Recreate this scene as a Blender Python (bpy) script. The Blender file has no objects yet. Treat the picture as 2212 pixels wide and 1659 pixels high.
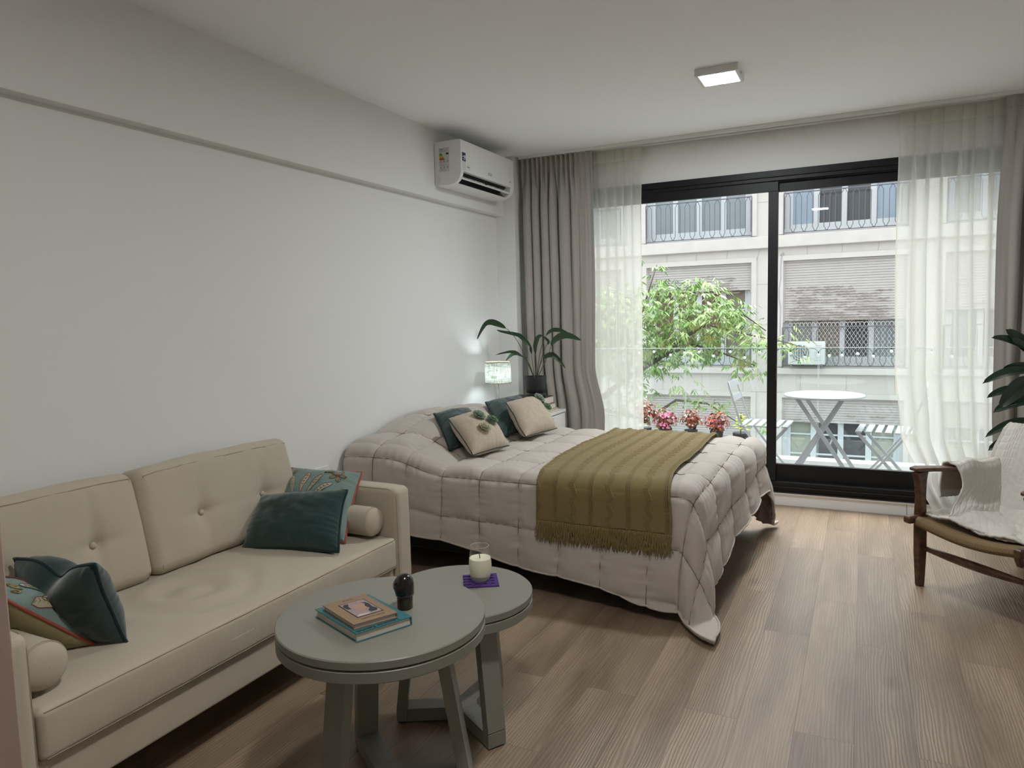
import bpy, math, random
import numpy as np
from mathutils import Vector, Matrix, noise

# ---------------------------------------------------------------- camera, sky, lights, exposure
S = bpy.context.scene
COL = S.collection
W_PX, H_PX, F_PX = 2212.0, 1659.0, 1546.39
cam_data = bpy.data.cameras.new('camera')
cam = bpy.data.objects.new('camera', cam_data)
COL.objects.link(cam)
cam_data.sensor_fit = 'HORIZONTAL'
cam_data.sensor_width = 36.0
cam_data.lens = F_PX / W_PX * 36.0
cam_data.clip_start = 0.05
cam_data.clip_end = 200
YAW, PIT, ROL = -0.456305689, 0.0932567991, -0.0250048821
fw = Vector((math.sin(YAW) * math.cos(PIT), math.cos(YAW) * math.cos(PIT), -math.sin(PIT)))
rt = Vector((math.cos(YAW), -math.sin(YAW), 0))
up = rt.cross(fw)
rt2 = rt * math.cos(ROL) + up * math.sin(ROL)
up2 = -rt * math.sin(ROL) + up * math.cos(ROL)
m = Matrix((rt2, up2, -fw)).transposed().to_4x4()
m.translation = Vector((0, 0, 1.4))
cam.matrix_world = m
S.camera = cam

SKY_STRENGTH = 2.6
world = bpy.data.worlds.new('overcast_sky')
S.world = world
world.use_nodes = True
wn = world.node_tree.nodes
wl = world.node_tree.links
bg = wn['Background']
tc = wn.new('ShaderNodeTexCoord')
sep = wn.new('ShaderNodeSeparateXYZ')
cr = wn.new('ShaderNodeValToRGB')
cr.color_ramp.elements[0].position = 0.42
cr.color_ramp.elements[0].color = (0.30, 0.31, 0.31, 1)
cr.color_ramp.elements[1].position = 0.60
cr.color_ramp.elements[1].color = (0.90, 0.96, 1.0, 1)
mp = wn.new('ShaderNodeMath'); mp.operation = 'MULTIPLY_ADD'
mp.inputs[1].default_value = 0.5; mp.inputs[2].default_value = 0.5
wl.new(tc.outputs['Generated'], sep.inputs[0])
wl.new(sep.outputs['Z'], mp.inputs[0])
wl.new(mp.outputs[0], cr.inputs[0])
wl.new(cr.outputs[0], bg.inputs['Color'])
bg.inputs['Strength'].default_value = SKY_STRENGTH

sun_data = bpy.data.lights.new('hazy_sun', 'SUN')
sun_data.energy = 5.0
sun_data.angle = math.radians(40)
sun_data.color = (1.0, 0.98, 0.95)
sun = bpy.data.objects.new('hazy_sun', sun_data)
COL.objects.link(sun)
sun.rotation_euler = Vector((0.15, -0.62, -1.2)).to_track_quat('-Z', 'Y').to_euler()   # bright patch of cloud above the roofs across the street

portal_data = bpy.data.lights.new('window_portal', 'AREA')
portal_data.shape = 'RECTANGLE'
portal_data.size = 3.1
portal_data.size_y = 2.3
portal_data.cycles.is_portal = True
portal = bpy.data.objects.new('window_portal', portal_data)
COL.objects.link(portal)
portal.location = (-0.57, 5.56, 1.24)
portal.rotation_euler = (math.radians(-90), 0, 0)

vs = S.view_settings
vs.view_transform = 'Standard'
vs.look = 'None'
vs.exposure = 0.0
vs.gamma = 1.0
vs.use_curve_mapping = False

rnd = random.Random(7)

# ---------------------------------------------------------------- materials
def mat(name, color, rough=0.6, metal=0.0, bump=0.0, bscale=200.0, var=0.0, vscale=3.0, sheen=0.0, spec=0.5,
        detail=3.0, transmission=0.0, coat=0.0, bdist=0.002):
    M = bpy.data.materials.new(name)
    M.use_nodes = True
    n, l = M.node_tree.nodes, M.node_tree.links
    b = n['Principled BSDF']
    b.inputs['Base Color'].default_value = (*color, 1)
    b.inputs['Roughness'].default_value = rough
    b.inputs['Metallic'].default_value = metal
    b.inputs['Specular IOR Level'].default_value = spec
    b.inputs['Sheen Weight'].default_value = sheen
    b.inputs['Coat Weight'].default_value = coat
    t = n.new('ShaderNodeTexCoord')
    nz = n.new('ShaderNodeTexNoise')
    nz.inputs['Scale'].default_value = vscale
    nz.inputs['Detail'].default_value = 4
    l.new(t.outputs['Object'], nz.inputs['Vector'])
    mx = n.new('ShaderNodeMix'); mx.data_type = 'RGBA'
    k = 1 - max(var, 0.02)
    mx.inputs[6].default_value = (color[0] * k, color[1] * k, color[2] * k, 1)
    mx.inputs[7].default_value = (min(1, color[0] / k), min(1, color[1] / k), min(1, color[2] / k), 1)
    l.new(nz.outputs['Fac'], mx.inputs[0])
    l.new(mx.outputs[2], b.inputs['Base Color'])
    if bump > 0:
        n2 = n.new('ShaderNodeTexNoise')
        n2.inputs['Scale'].default_value = bscale
        n2.inputs['Detail'].default_value = detail
        l.new(t.outputs['Object'], n2.inputs['Vector'])
        bp = n.new('ShaderNodeBump')
        bp.inputs['Strength'].default_value = bump
        bp.inputs['Distance'].default_value = bdist
        l.new(n2.outputs['Fac'], bp.inputs['Height'])
        l.new(bp.outputs[0], b.inputs['Normal'])
    return M

def emit(name, color, strength):
    M = bpy.data.materials.new(name)
    M.use_nodes = True
    n, l = M.node_tree.nodes, M.node_tree.links
    n.remove(n['Principled BSDF'])
    e = n.new('ShaderNodeEmission')
    e.inputs[0].default_value = (*color, 1)
    e.inputs[1].default_value = strength
    l.new(e.outputs[0], n['Material Output'].inputs[0])
    return M

def pane_mat(name, tint=(0.97, 0.99, 0.98), gloss=1.0, ior=1.45):
    """clear window pane: straight-through plus fresnel reflection"""
    M = bpy.data.materials.new(name)
    M.use_nodes = True
    n, l = M.node_tree.nodes, M.node_tree.links
    n.remove(n['Principled BSDF'])
    tr = n.new('ShaderNodeBsdfTransparent'); tr.inputs[0].default_value = (*tint, 1)
    gl = n.new('ShaderNodeBsdfGlossy'); gl.inputs['Roughness'].default_value = 0.0
    gl.inputs[0].default_value = (gloss, gloss, gloss, 1)
    fr = n.new('ShaderNodeFresnel')
    ge = n.new('ShaderNodeNewGeometry'); io = n.new('ShaderNodeMath'); io.operation = 'MULTIPLY_ADD'   # same reflection from both sides
    io.inputs[1].default_value = 1 / ior - ior; io.inputs[2].default_value = ior
    l.new(ge.outputs['Backfacing'], io.inputs[0]); l.new(io.outputs[0], fr.inputs[0])
    mx = n.new('ShaderNodeMixShader')
    l.new(fr.outputs[0], mx.inputs[0]); l.new(tr.outputs[0], mx.inputs[1]); l.new(gl.outputs[0], mx.inputs[2])
    l.new(mx.outputs[0], n['Material Output'].inputs[0])
    return M

def sheer_mat(name, color, clear):
    M = bpy.data.materials.new(name)
    M.use_nodes = True
    n, l = M.node_tree.nodes, M.node_tree.links
    n.remove(n['Principled BSDF'])
    tr = n.new('ShaderNodeBsdfTransparent'); tr.inputs[0].default_value = (1, 1, 1, 1)
    tl = n.new('ShaderNodeBsdfTranslucent'); tl.inputs[0].default_value = (*color, 1)
    df = n.new('ShaderNodeBsdfDiffuse'); df.inputs[0].default_value = (*color, 1)
    t = n.new('ShaderNodeTexCoord'); wv = n.new('ShaderNodeTexNoise')
    mp_ = n.new('ShaderNodeMapping'); mp_.inputs['Scale'].default_value = (260, 260, 60)
    l.new(t.outputs['Object'], mp_.inputs[0]); l.new(mp_.outputs[0], wv.inputs['Vector'])
    wv.inputs['Scale'].default_value = 1.0
    mr = n.new('ShaderNodeMapRange'); mr.inputs[3].default_value = clear - 0.05; mr.inputs[4].default_value = clear + 0.05
    l.new(wv.outputs['Fac'], mr.inputs[0])
    a = n.new('ShaderNodeMixShader'); a.inputs[0].default_value = 0.5
    l.new(tl.outputs[0], a.inputs[1]); l.new(df.outputs[0], a.inputs[2])
    b = n.new('ShaderNodeMixShader')
    l.new(mr.outputs[0], b.inputs[0])
    l.new(a.outputs[0], b.inputs[1]); l.new(tr.outputs[0], b.inputs[2])
    l.new(b.outputs[0], n['Material Output'].inputs[0])
    return M

def wood_floor():
    M = bpy.data.materials.new('floor_planks')
    M.use_nodes = True
    n, l = M.node_tree.nodes, M.node_tree.links
    b = n['Principled BSDF']
    t = n.new('ShaderNodeTexCoord')
    sp = n.new('ShaderNodeSeparateXYZ'); l.new(t.outputs['Object'], sp.inputs[0])
    cb = n.new('ShaderNodeCombineXYZ')
    l.new(sp.outputs['Y'], cb.inputs['X']); l.new(sp.outputs['X'], cb.inputs['Y'])
    br = n.new('ShaderNodeTexBrick')
    br.inputs['Scale'].default_value = 1.0
    br.inputs['Brick Width'].default_value = 1.22
    br.inputs['Row Height'].default_value = 0.182
    br.inputs['Mortar Size'].default_value = 0.0009
    br.inputs['Mortar Smooth'].default_value = 0.2
    br.offset = 0.37; br.offset_frequency = 2
    br.inputs['Color1'].default_value = (0, 0, 0, 1)
    br.inputs['Color2'].default_value = (1, 1, 1, 1)
    br.inputs['Mortar'].default_value = (0.5, 0.5, 0.5, 1)
    l.new(cb.outputs[0], br.inputs['Vector'])
    # plank-wise offset of the grain
    off = n.new('ShaderNodeVectorMath'); off.operation = 'SCALE'; off.inputs[3].default_value = 17.0
    l.new(br.outputs['Color'], off.inputs[0])
    add = n.new('ShaderNodeVectorMath'); add.operation = 'ADD'
    l.new(t.outputs['Object'], add.inputs[0]); l.new(off.outputs[0], add.inputs[1])
    mp1 = n.new('ShaderNodeMapping'); mp1.inputs['Scale'].default_value = (1.0, 0.10, 1.0)
    l.new(add.outputs[0], mp1.inputs[0])
    wv = n.new('ShaderNodeTexWave'); wv.wave_type = 'BANDS'; wv.bands_direction = 'X'
    wv.inputs['Scale'].default_value = 27.0; wv.inputs['Distortion'].default_value = 24.0
    wv.inputs['Detail'].default_value = 4.0; wv.inputs['Detail Scale'].default_value = 0.32
    wv.inputs['Detail Roughness'].default_value = 0.55
    l.new(mp1.outputs[0], wv.inputs['Vector'])
    mp2 = n.new('ShaderNodeMapping'); mp2.inputs['Scale'].default_value = (150, 6.0, 1)
    l.new(add.outputs[0], mp2.inputs[0])
    fine = n.new('ShaderNodeTexNoise'); fine.inputs['Scale'].default_value = 1.0; fine.inputs['Detail'].default_value = 4
    l.new(mp2.outputs[0], fine.inputs['Vector'])
    mp3 = n.new('ShaderNodeMapping'); mp3.inputs['Scale'].default_value = (7, 1.1, 1)
    l.new(add.outputs[0], mp3.inputs[0])
    big = n.new('ShaderNodeTexNoise'); big.inputs['Scale'].default_value = 1.0; big.inputs['Detail'].default_value = 5
    l.new(mp3.outputs[0], big.inputs['Vector'])
    ramp = n.new('ShaderNodeValToRGB')
    e = ramp.color_ramp.elements
    e[0].position = 0.28; e[0].color = (0.155, 0.103, 0.063, 1)
    e[1].position = 0.72; e[1].color = (0.390, 0.290, 0.203, 1)
    mixv = n.new('ShaderNodeMath'); mixv.operation = 'MULTIPLY_ADD'; mixv.inputs[1].default_value = 0.11
    l.new(wv.outputs['Fac'], mixv.inputs[0])
    sc = n.new('ShaderNodeMath'); sc.operation = 'MULTIPLY_ADD'; sc.inputs[1].default_value = 0.70
    l.new(big.outputs['Fac'], sc.inputs[0])
    sc2 = n.new('ShaderNodeMath'); sc2.operation = 'MULTIPLY'; sc2.inputs[1].default_value = 0.16
    l.new(fine.outputs['Fac'], sc2.inputs[0]); l.new(sc2.outputs[0], sc.inputs[2])
    l.new(sc.outputs[0], mixv.inputs[2])
    l.new(mixv.outputs[0], ramp.inputs[0])
    # plank tint
    tint = n.new('ShaderNodeMix'); tint.data_type = 'RGBA'; tint.blend_type = 'MULTIPLY'
    tint.inputs[0].default_value = 1.0
    tr_ = n.new('ShaderNodeValToRGB')
    tr_.color_ramp.elements[0].color = (0.86, 0.86, 0.86, 1)
    tr_.color_ramp.elements[1].color = (1.12, 1.10, 1.08, 1)
    l.new(br.outputs['Color'], tr_.inputs[0])
    l.new(ramp.outputs[0], tint.inputs[6]); l.new(tr_.outputs[0], tint.inputs[7])
    dk = n.new('ShaderNodeMix'); dk.data_type = 'RGBA'
    dk.inputs[7].default_value = (0.10, 0.07, 0.05, 1)
    kn = n.new('ShaderNodeTexVoronoi'); kn.inputs['Scale'].default_value = 1.0
    mpk = n.new('ShaderNodeMapping'); mpk.inputs['Scale'].default_value = (3.4, 1.5, 1)
    l.new(add.outputs[0], mpk.inputs[0]); l.new(mpk.outputs[0], kn.inputs['Vector'])
    kr = n.new('ShaderNodeMapRange'); kr.inputs[1].default_value = 0.02; kr.inputs[2].default_value = 0.13
    kr.inputs[3].default_value = 0.55; kr.inputs[4].default_value = 1.0
    l.new(kn.outputs['Distance'], kr.inputs[0])
    km = n.new('ShaderNodeVectorMath'); km.operation = 'SCALE'
    l.new(tint.outputs[2], km.inputs[0]); l.new(kr.outputs[0], km.inputs[3])
    l.new(br.outputs['Fac'], dk.inputs[0]); l.new(km.outputs[0], dk.inputs[6])
    l.new(dk.outputs[2], b.inputs['Base Color'])
    b.inputs['Roughness'].default_value = 0.38
    b.inputs['Specular IOR Level'].default_value = 0.8
    hs = n.new('ShaderNodeMath'); hs.operation = 'MULTIPLY_ADD'; hs.inputs[1].default_value = 0.35
    msk = n.new('ShaderNodeMapRange'); msk.inputs[1].default_value = 0.36; msk.inputs[2].default_value = 0.62
    msk.inputs[3].default_value = 0.25; msk.inputs[4].default_value = 1.25
    l.new(big.outputs['Fac'], msk.inputs[0])
    wm = n.new('ShaderNodeMath'); wm.operation = 'MULTIPLY'
    l.new(wv.outputs['Fac'], wm.inputs[0]); l.new(msk.outputs[0], wm.inputs[1])
    l.new(fine.outputs['Fac'], hs.inputs[0]); l.new(wm.outputs[0], hs.inputs[2])
    hm = n.new('ShaderNodeMath'); hm.operation = 'MULTIPLY_ADD'; hm.inputs[1].default_value = -1.5
    l.new(br.outputs['Fac'], hm.inputs[0]); l.new(hs.outputs[0], hm.inputs[2])
    bp = n.new('ShaderNodeBump'); bp.inputs['Strength'].default_value = 0.34; bp.inputs['Distance'].default_value = 0.0014
    l.new(hm.outputs[0], bp.inputs['Height'])
    l.new(bp.outputs[0], b.inputs['Normal'])
    return M

def wood(name, c1, c2, rough=0.4, axis=(30, 3, 30)):
    M = mat(name, c1, rough)
    n, l = M.node_tree.nodes, M.node_tree.links
    t = n.new('ShaderNodeTexCoord'); mp_ = n.new('ShaderNodeMapping'); mp_.inputs['Scale'].default_value = axis
    nz = n.new('ShaderNodeTexNoise'); nz.inputs['Scale'].default_value = 1.0; nz.inputs['Detail'].default_value = 5
    nz.inputs['Distortion'].default_value = 0.8
    rp = n.new('ShaderNodeValToRGB')
    rp.color_ramp.elements[0].position = 0.35; rp.color_ramp.elements[0].color = (*c1, 1)
    rp.color_ramp.elements[1].position = 0.65; rp.color_ramp.elements[1].color = (*c2, 1)
    l.new(t.outputs['Object'], mp_.inputs[0]); l.new(mp_.outputs[0], nz.inputs['Vector'])
    l.new(nz.outputs['Fac'], rp.inputs[0]); l.new(rp.outputs[0], n['Principled BSDF'].inputs['Base Color'])
    return M

def fabric(name, color, **k):
    d = dict(rough=0.9, bump=0.25, bscale=420, var=0.05, vscale=6, sheen=0.15, spec=0.2)
    d.update(k)
    return mat(name, color, **d)

M_WALL = mat('wall_paint', (0.81, 0.805, 0.785), 0.75, bump=0.08, bscale=60, var=0.02, vscale=1.2, spec=0.25)
M_CEIL = mat('ceiling_paint', (0.95, 0.955, 0.96), 0.9, var=0.02, vscale=0.8, spec=0.15)
M_TRIMW = mat('white_trim', (0.80, 0.79, 0.77), 0.45)
M_JAMB = mat('jamb_paint', (0.40, 0.29, 0.24), 0.7)
M_FLOOR = wood_floor()
M_BLACK = mat('black_aluminium', (0.006, 0.006, 0.007), 0.45, spec=0.3)
M_PANE = pane_mat('window_glass')
M_RAILGLASS = pane_mat('railing_glass', (0.88, 0.945, 0.935), 1.0, 1.75)
M_WHITEP = mat('white_plastic', (0.80, 0.80, 0.78), 0.35, var=0.01)
M_DARKPL = mat('dark_plastic', (0.012, 0.013, 0.014), 0.35)
M_GREYPL = mat('grey_plastic', (0.35, 0.36, 0.37), 0.4)
M_SOFA = fabric('sofa_cloth', (0.50, 0.44, 0.345), var=0.05, vscale=9)
M_SOFASEAM = fabric('sofa_seam', (0.36, 0.30, 0.22), sheen=0)
M_TEAL = fabric('teal_velvet', (0.018, 0.044, 0.041), sheen=0.45, bump=0.15, var=0.25, vscale=14)
M_TEALP = fabric('teal_piping', (0.008, 0.028, 0.033), sheen=0.2)
M_LINEN = fabric('linen_cloth', (0.46, 0.385, 0.30), bump=0.5, bscale=500, var=0.1, vscale=60)
M_OLIVEB = fabric('olive_lining', (0.30, 0.26, 0.13))
M_RED = fabric('red_piping', (0.36, 0.085, 0.06))
M_FLORAL = fabric('pale_teal_cloth', (0.20, 0.275, 0.255), var=0.08)
M_EMB = {'cream': fabric('cream_thread', (.46, .40, .29), var=.1, vscale=80), 'red': fabric('red_thread', (.27, .055, .045)), 'brown': fabric('brown_thread', (.10, .06, .04)),
         'olive': fabric('olive_thread', (.27, .22, .07)), 'blue': fabric('blue_thread', (.10, .17, .22))}
M_ROSE = [fabric('sage_felt', (0.22, 0.29, 0.21), var=0.3, vscale=70), fabric('green_felt', (0.13, 0.21, 0.12), var=0.3, vscale=70),
          fabric('cream_felt', (0.42, 0.40, 0.27), var=0.3, vscale=70)]
M_QUILT = fabric('quilt_cloth', (0.495, 0.440, 0.388), rough=0.7, sheen=0.25, bump=0.12, var=0.03)
M_QUILTU = fabric('quilt_lining', (0.26, 0.205, 0.19))
M_SEAM = fabric('quilt_seam', (0.20, 0.155, 0.115), sheen=0)
M_THROW = fabric('olive_knit', (0.22, 0.165, 0.070), bump=0.6, bscale=700, var=0.08, vscale=40)
M_FRINGE = fabric('olive_fringe', (0.235, 0.172, 0.060), bump=0.3)
M_BASE = fabric('bed_base_cloth', (0.02, 0.02, 0.022))
M_CURT = fabric('grey_curtain', (0.40, 0.37, 0.34), rough=0.8, bump=0.2, var=0.03)
M_SHEER = sheer_mat('sheer_voile', (0.85, 0.845, 0.80), 0.34)
M_TABLE = mat('grey_green_lacquer', (0.225, 0.22, 0.185), 0.40, bump=0.03, bscale=900, var=0.02)
M_CHROME = mat('chrome', (0.7, 0.7, 0.72), 0.15, metal=1.0)
M_NS = mat('nightstand_white', (0.76, 0.75, 0.73), 0.4, var=0.01)
M_PAPER = mat('book_pages', (0.62, 0.57, 0.49), 0.8, bump=0.3, bscale=600)
M_BKBLACK = mat('black_cover', (0.015, 0.016, 0.018), 0.4)
M_BKCREAM = mat('cream_cover', (0.55, 0.50, 0.42), 0.5)
M_BKRED = mat('red_cover', (0.35, 0.16, 0.12), 0.5)
M_BKTEAL = mat('teal_cover', (0.035, 0.155, 0.185), 0.45, var=0.06, vscale=30)
M_BKBROWN = mat('brown_cover', (0.27, 0.175, 0.105), 0.55, var=0.05, vscale=30)
M_INK = mat('dark_ink', (0.02, 0.03, 0.035), 0.6)
M_INKB = mat('brown_ink', (0.15, 0.095, 0.055), 0.6)
M_INKG = mat('grey_ink', (0.30, 0.31, 0.33), 0.6)
M_LEAF = mat('leaf_green', (0.018, 0.045, 0.016), 0.38, var=0.35, vscale=12)
M_LEAF2 = mat('rubber_leaf', (0.012, 0.030, 0.016), 0.25, var=0.3, vscale=10, coat=0.3)
M_STEM = mat('stem_green', (0.05, 0.075, 0.02), 0.5)
M_DRY = mat('dry_leaf_tip', (0.28, 0.20, 0.08), 0.7)
M_POT = mat('black_pot', (0.012, 0.013, 0.015), 0.55)
M_SOIL = mat('soil', (0.02, 0.014, 0.01), 0.95, bump=0.8, bscale=90)
M_CHAIRW = wood('walnut', (0.055, 0.024, 0.012), (0.135, 0.062, 0.032), 0.35)
M_KNIT = fabric('cream_knit', (0.60, 0.565, 0.51), var=0.04)
M_PURPLE = mat('purple_felt', (0.05, 0.012, 0.16), 0.8)
M_WAX = mat('candle_wax', (0.82, 0.78, 0.60), 0.5)
M_WICK = mat('burnt_wick', (0.01, 0.01, 0.01), 0.9)
M_FIG = mat('maroon_print', (0.10, 0.022, 0.018), 0.4, var=0.4, vscale=120)
M_BOTTLE = mat('olive_bottle', (0.035, 0.030, 0.018), 0.35)

# ---------------------------------------------------------------- helpers
def link(o):
    COL.objects.link(o); return o

def thing(name, label, cat, loc=(0, 0, 0), rotz=0.0, group=None):
    o = bpy.data.objects.new(name, None); link(o)
    o.empty_display_size = 0.05
    o.location = loc; o.rotation_euler = (0, 0, rotz)
    o['label'] = label; o['category'] = cat
    if group: o['group'] = group
    return o

def tag(o, label=None, cat=None, group=None, kind=None):
    if label: o['label'] = label
    if cat: o['category'] = cat
    if group: o['group'] = group
    if kind: o['kind'] = kind
    return o

class MB:
    """collects vertices and faces, then links them as one mesh object"""
    def __init__(s):
        s.v = []; s.f = []; s.uv = None
    def add(s, vs_, fs_):
        k = len(s.v)
        s.v.extend([tuple(p) for p in vs_]); s.f.extend([tuple(i + k for i in f) for f in fs_])
        return s
    def box(s, x0, x1, y0, y1, z0, z1):
        vs_ = [(x0, y0, z0), (x1, y0, z0), (x1, y1, z0), (x0, y1, z0), (x0, y0, z1), (x1, y0, z1), (x1, y1, z1), (x0, y1, z1)]
        return s.add(vs_, [(0, 3, 2, 1), (4, 5, 6, 7), (0, 1, 5, 4), (1, 2, 6, 5), (2, 3, 7, 6), (3, 0, 4, 7)])
    def bar(s, a, b, w, t, side=(0, 0, 1), w2=None, t2=None):
        """rectangular bar from a to b; w across 'side' direction, t across the other"""
        a = Vector(a); b = Vector(b); d = (b - a).normalized()
        sd = Vector(side); sd = (sd - d * sd.dot(d)).normalized(); ot = d.cross(sd)
        w2 = w if w2 is None else w2; t2 = t if t2 is None else t2
        vs_ = []
        for p, ww, tt in ((a, w, t), (b, w2, t2)):
            for i, j in ((-1, -1), (1, -1), (1, 1), (-1, 1)):
                vs_.append(p + sd * ww / 2 * i + ot * tt / 2 * j)
        return s.add(vs_, [(0, 3, 2, 1), (4, 5, 6, 7), (0, 1, 5, 4), (1, 2, 6, 5), (2, 3, 7, 6), (3, 0, 4, 7)])
    def tube(s, pts, r, n=8, caps=True, closed=False, flat=1.0):
        pts = [Vector(p) for p in pts]
        N = len(pts); rr = r if isinstance(r, (list, tuple)) else [r] * N
        prev = None; rings = []
        for i, p in enumerate(pts):
            if closed: d = pts[(i + 1) % N] - pts[i - 1]
            else: d = pts[min(i + 1, N - 1)] - pts[max(i - 1, 0)]
            if d.length < 1e-9: d = Vector((0, 0, 1))
            d.normalize()
            if prev is None:
                q = Vector((0, 0, 1)) if abs(d.z) < 0.9 else Vector((1, 0, 0))
                prev = (q - d * q.dot(d)).normalized()
            else:
                prev = prev - d * prev.dot(d)
                prev = prev.normalized() if prev.length > 1e-6 else d.orthogonal().normalized()
            o2 = d.cross(prev)
            rings.append([p + (prev * math.cos(2 * math.pi * k / n) + o2 * math.sin(2 * math.pi * k / n) * flat) * rr[i] for k in range(n)])
        k0 = len(s.v); vs_ = [q for ring in rings for q in ring]; fs_ = []
        for i in range(N if closed else N - 1):
            j = (i + 1) % N
            for k in range(n):
                fs_.append((i * n + k, i * n + (k + 1) % n, j * n + (k + 1) % n, j * n + k))
        if caps and not closed:
            fs_.append(tuple(reversed(range(n)))); fs_.append(tuple((N - 1) * n + k for k in range(n)))
        return s.add(vs_, fs_)
    def lathe(s, prof, c=(0, 0, 0), n=48, caps=True):
        vs_ = []; fs_ = []
        for r, z in prof:
            for k in range(n):
                a = 2 * math.pi * k / n
                vs_.append((c[0] + r * math.cos(a), c[1] + r * math.sin(a), c[2] + z))
        for i in range(len(prof) - 1):
            for k in range(n):
                fs_.append((i * n + k, i * n + (k + 1) % n, (i + 1) * n + (k + 1) % n, (i + 1) * n + k))
        if caps:
            fs_.append(tuple(reversed(range(n)))); fs_.append(tuple((len(prof) - 1) * n + k for k in range(n)))
        return s.add(vs_, fs_)
    def grid(s, nu, nv, fn, uv=False):
        vs_ = [fn(i / (nu - 1), j / (nv - 1)) for j in range(nv) for i in range(nu)]
        fs_ = [(j * nu + i, j * nu + i + 1, (j + 1) * nu + i + 1, (j + 1) * nu + i) for j in range(nv - 1) for i in range(nu - 1)]
        return s.add(vs_, fs_)
    def disc(s, c, r, n=24, nrm=(0, 0, 1)):
        nr = Vector(nrm).normalized(); a = nr.orthogonal().normalized(); b = nr.cross(a)
        return s.add([Vector(c) + (a * math.cos(2 * math.pi * k / n) + b * math.sin(2 * math.pi * k / n)) * r for k in range(n)], [tuple(range(n))])
    def rbox(s, x0, x1, y0, y1, z0, z1, r, m=10, fn=None, k=4):
        """box with rounded edges; fn(p, u) can push the points (u in -1..1 cube coordinates)"""
        hx, hy, hz = (x1 - x0) / 2, (y1 - y0) / 2, (z1 - z0) / 2
        cx, cy, cz = (x0 + x1) / 2, (y0 + y1) / 2, (z0 + z1) / 2
        r = min(r, hx * .98, hy * .98, hz * .98)
        H = (hx, hy, hz)
        def ticks(h):
            a = [-h + r * (1 - math.cos(math.pi / 4 * 0)) * 0 + r * (1 - math.cos(i / k * math.pi / 2)) * 0 + r * i / k for i in range(k)]
            a += [-h + r + (2 * h - 2 * r) * i / m for i in range(m + 1)]
            a += [h - r + r * (i + 1) / k for i in range(k)]
            return a
        T = [ticks(h) for h in H]
        idx = {}; vs_ = []; fs_ = []
        def vert(p):
            key = tuple(round(c, 6) for c in p)
            if key in idx: return idx[key]
            inn = [max(-(H[i] - r), min(H[i] - r, p[i])) for i in range(3)]
            d = Vector((p[0] - inn[0], p[1] - inn[1], p[2] - inn[2]))
            if d.length > 1e-9: d = d.normalized() * r
            q = Vector(inn) + d
            if fn:
                q = fn(q, (q[0] / hx, q[1] / hy, q[2] / hz))
            idx[key] = len(vs_); vs_.append((q[0] + cx, q[1] + cy, q[2] + cz))
            return idx[key]
        for ax in range(3):
            a, b = (ax + 1) % 3, (ax + 2) % 3
            for sg in (-1, 1):
                for i in range(len(T[a]) - 1):
                    for j in range(len(T[b]) - 1):
                        q = []
                        for (ii, jj) in ((i, j), (i + 1, j), (i + 1, j + 1), (i, j + 1)):
                            p = [0, 0, 0]; p[ax] = sg * H[ax]; p[a] = T[a][ii]; p[b] = T[b][jj]
                            q.append(vert(p))
                        if sg < 0: q.reverse()
                        fs_.append(tuple(q))
        return s.add(vs_, fs_)
    def xf(s, M4, start=0):
        for i in range(start, len(s.v)):
            s.v[i] = tuple(M4 @ Vector(s.v[i]))
        return s
    def build(s, name, material, parent=None, smooth=False, bevel=0.0, solid=0.0, seg=2, offset=None, weld=False):
        me = bpy.data.meshes.new(name)
        vs_ = s.v
        if parent is not None and offset is not False:
            L = Vector(parent_world(parent)) if offset is None else Vector(offset)
            vs_ = [(p[0] - L.x, p[1] - L.y, p[2] - L.z) for p in s.v]
        me.from_pydata(vs_, [], s.f)
        if s.uv is not None:
            ul = me.uv_layers.new(name='uv')
            for lp in me.loops: ul.data[lp.index].uv = s.uv[lp.vertex_index]
        me.update()
        if smooth: me.polygons.foreach_set('use_smooth', [True] * len(me.polygons))
        o = bpy.data.objects.new(name, me); link(o)
        mats = material if isinstance(material, (list, tuple)) else [material]
        for mm in mats: me.materials.append(mm)
        if parent is not None: o.parent = parent
        if bevel > 0:
            md = o.modifiers.new('bevel', 'BEVEL'); md.width = bevel; md.segments = seg
            md.limit_method = 'ANGLE'; md.angle_limit = math.radians(35)
            me.polygons.foreach_set('use_smooth', [True] * len(me.polygons))
            wn_ = o.modifiers.new('wn', 'WEIGHTED_NORMAL'); wn_.keep_sharp = True
        if solid:
            md = o.modifiers.new('solid', 'SOLIDIFY'); md.thickness = solid; md.offset = 0
        return o

def absorb(o, mb, matl, origin):
    """adds a printed or stitched pattern to the mesh of the part that carries it"""
    me = o.data; L = Vector(origin)
    vs_ = [tuple(v.co) for v in me.vertices]; fs_ = [tuple(p.vertices) for p in me.polygons]
    mi = [p.material_index for p in me.polygons]; sm = [p.use_smooth for p in me.polygons]; k = len(vs_)
    vs_ += [(p[0] - L.x, p[1] - L.y, p[2] - L.z) for p in mb.v]; fs_ += [tuple(i + k for i in f) for f in mb.f]
    mats = list(me.materials) + [matl]
    mi += [len(mats) - 1] * len(mb.f); sm += [False] * len(mb.f)
    new = bpy.data.meshes.new(me.name); new.from_pydata(vs_, [], fs_)
    for mm in mats: new.materials.append(mm)
    new.polygons.foreach_set('material_index', mi); new.polygons.foreach_set('use_smooth', sm); new.update()
    o.data = new

def parent_world(p):
    v = Vector((0, 0, 0))
    while p is not None:
        v += Vector(p.location); p = p.parent
    return v

def struct(name, mb, material, **k):
    return tag(mb.build(name, material, **k), kind='structure')

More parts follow.
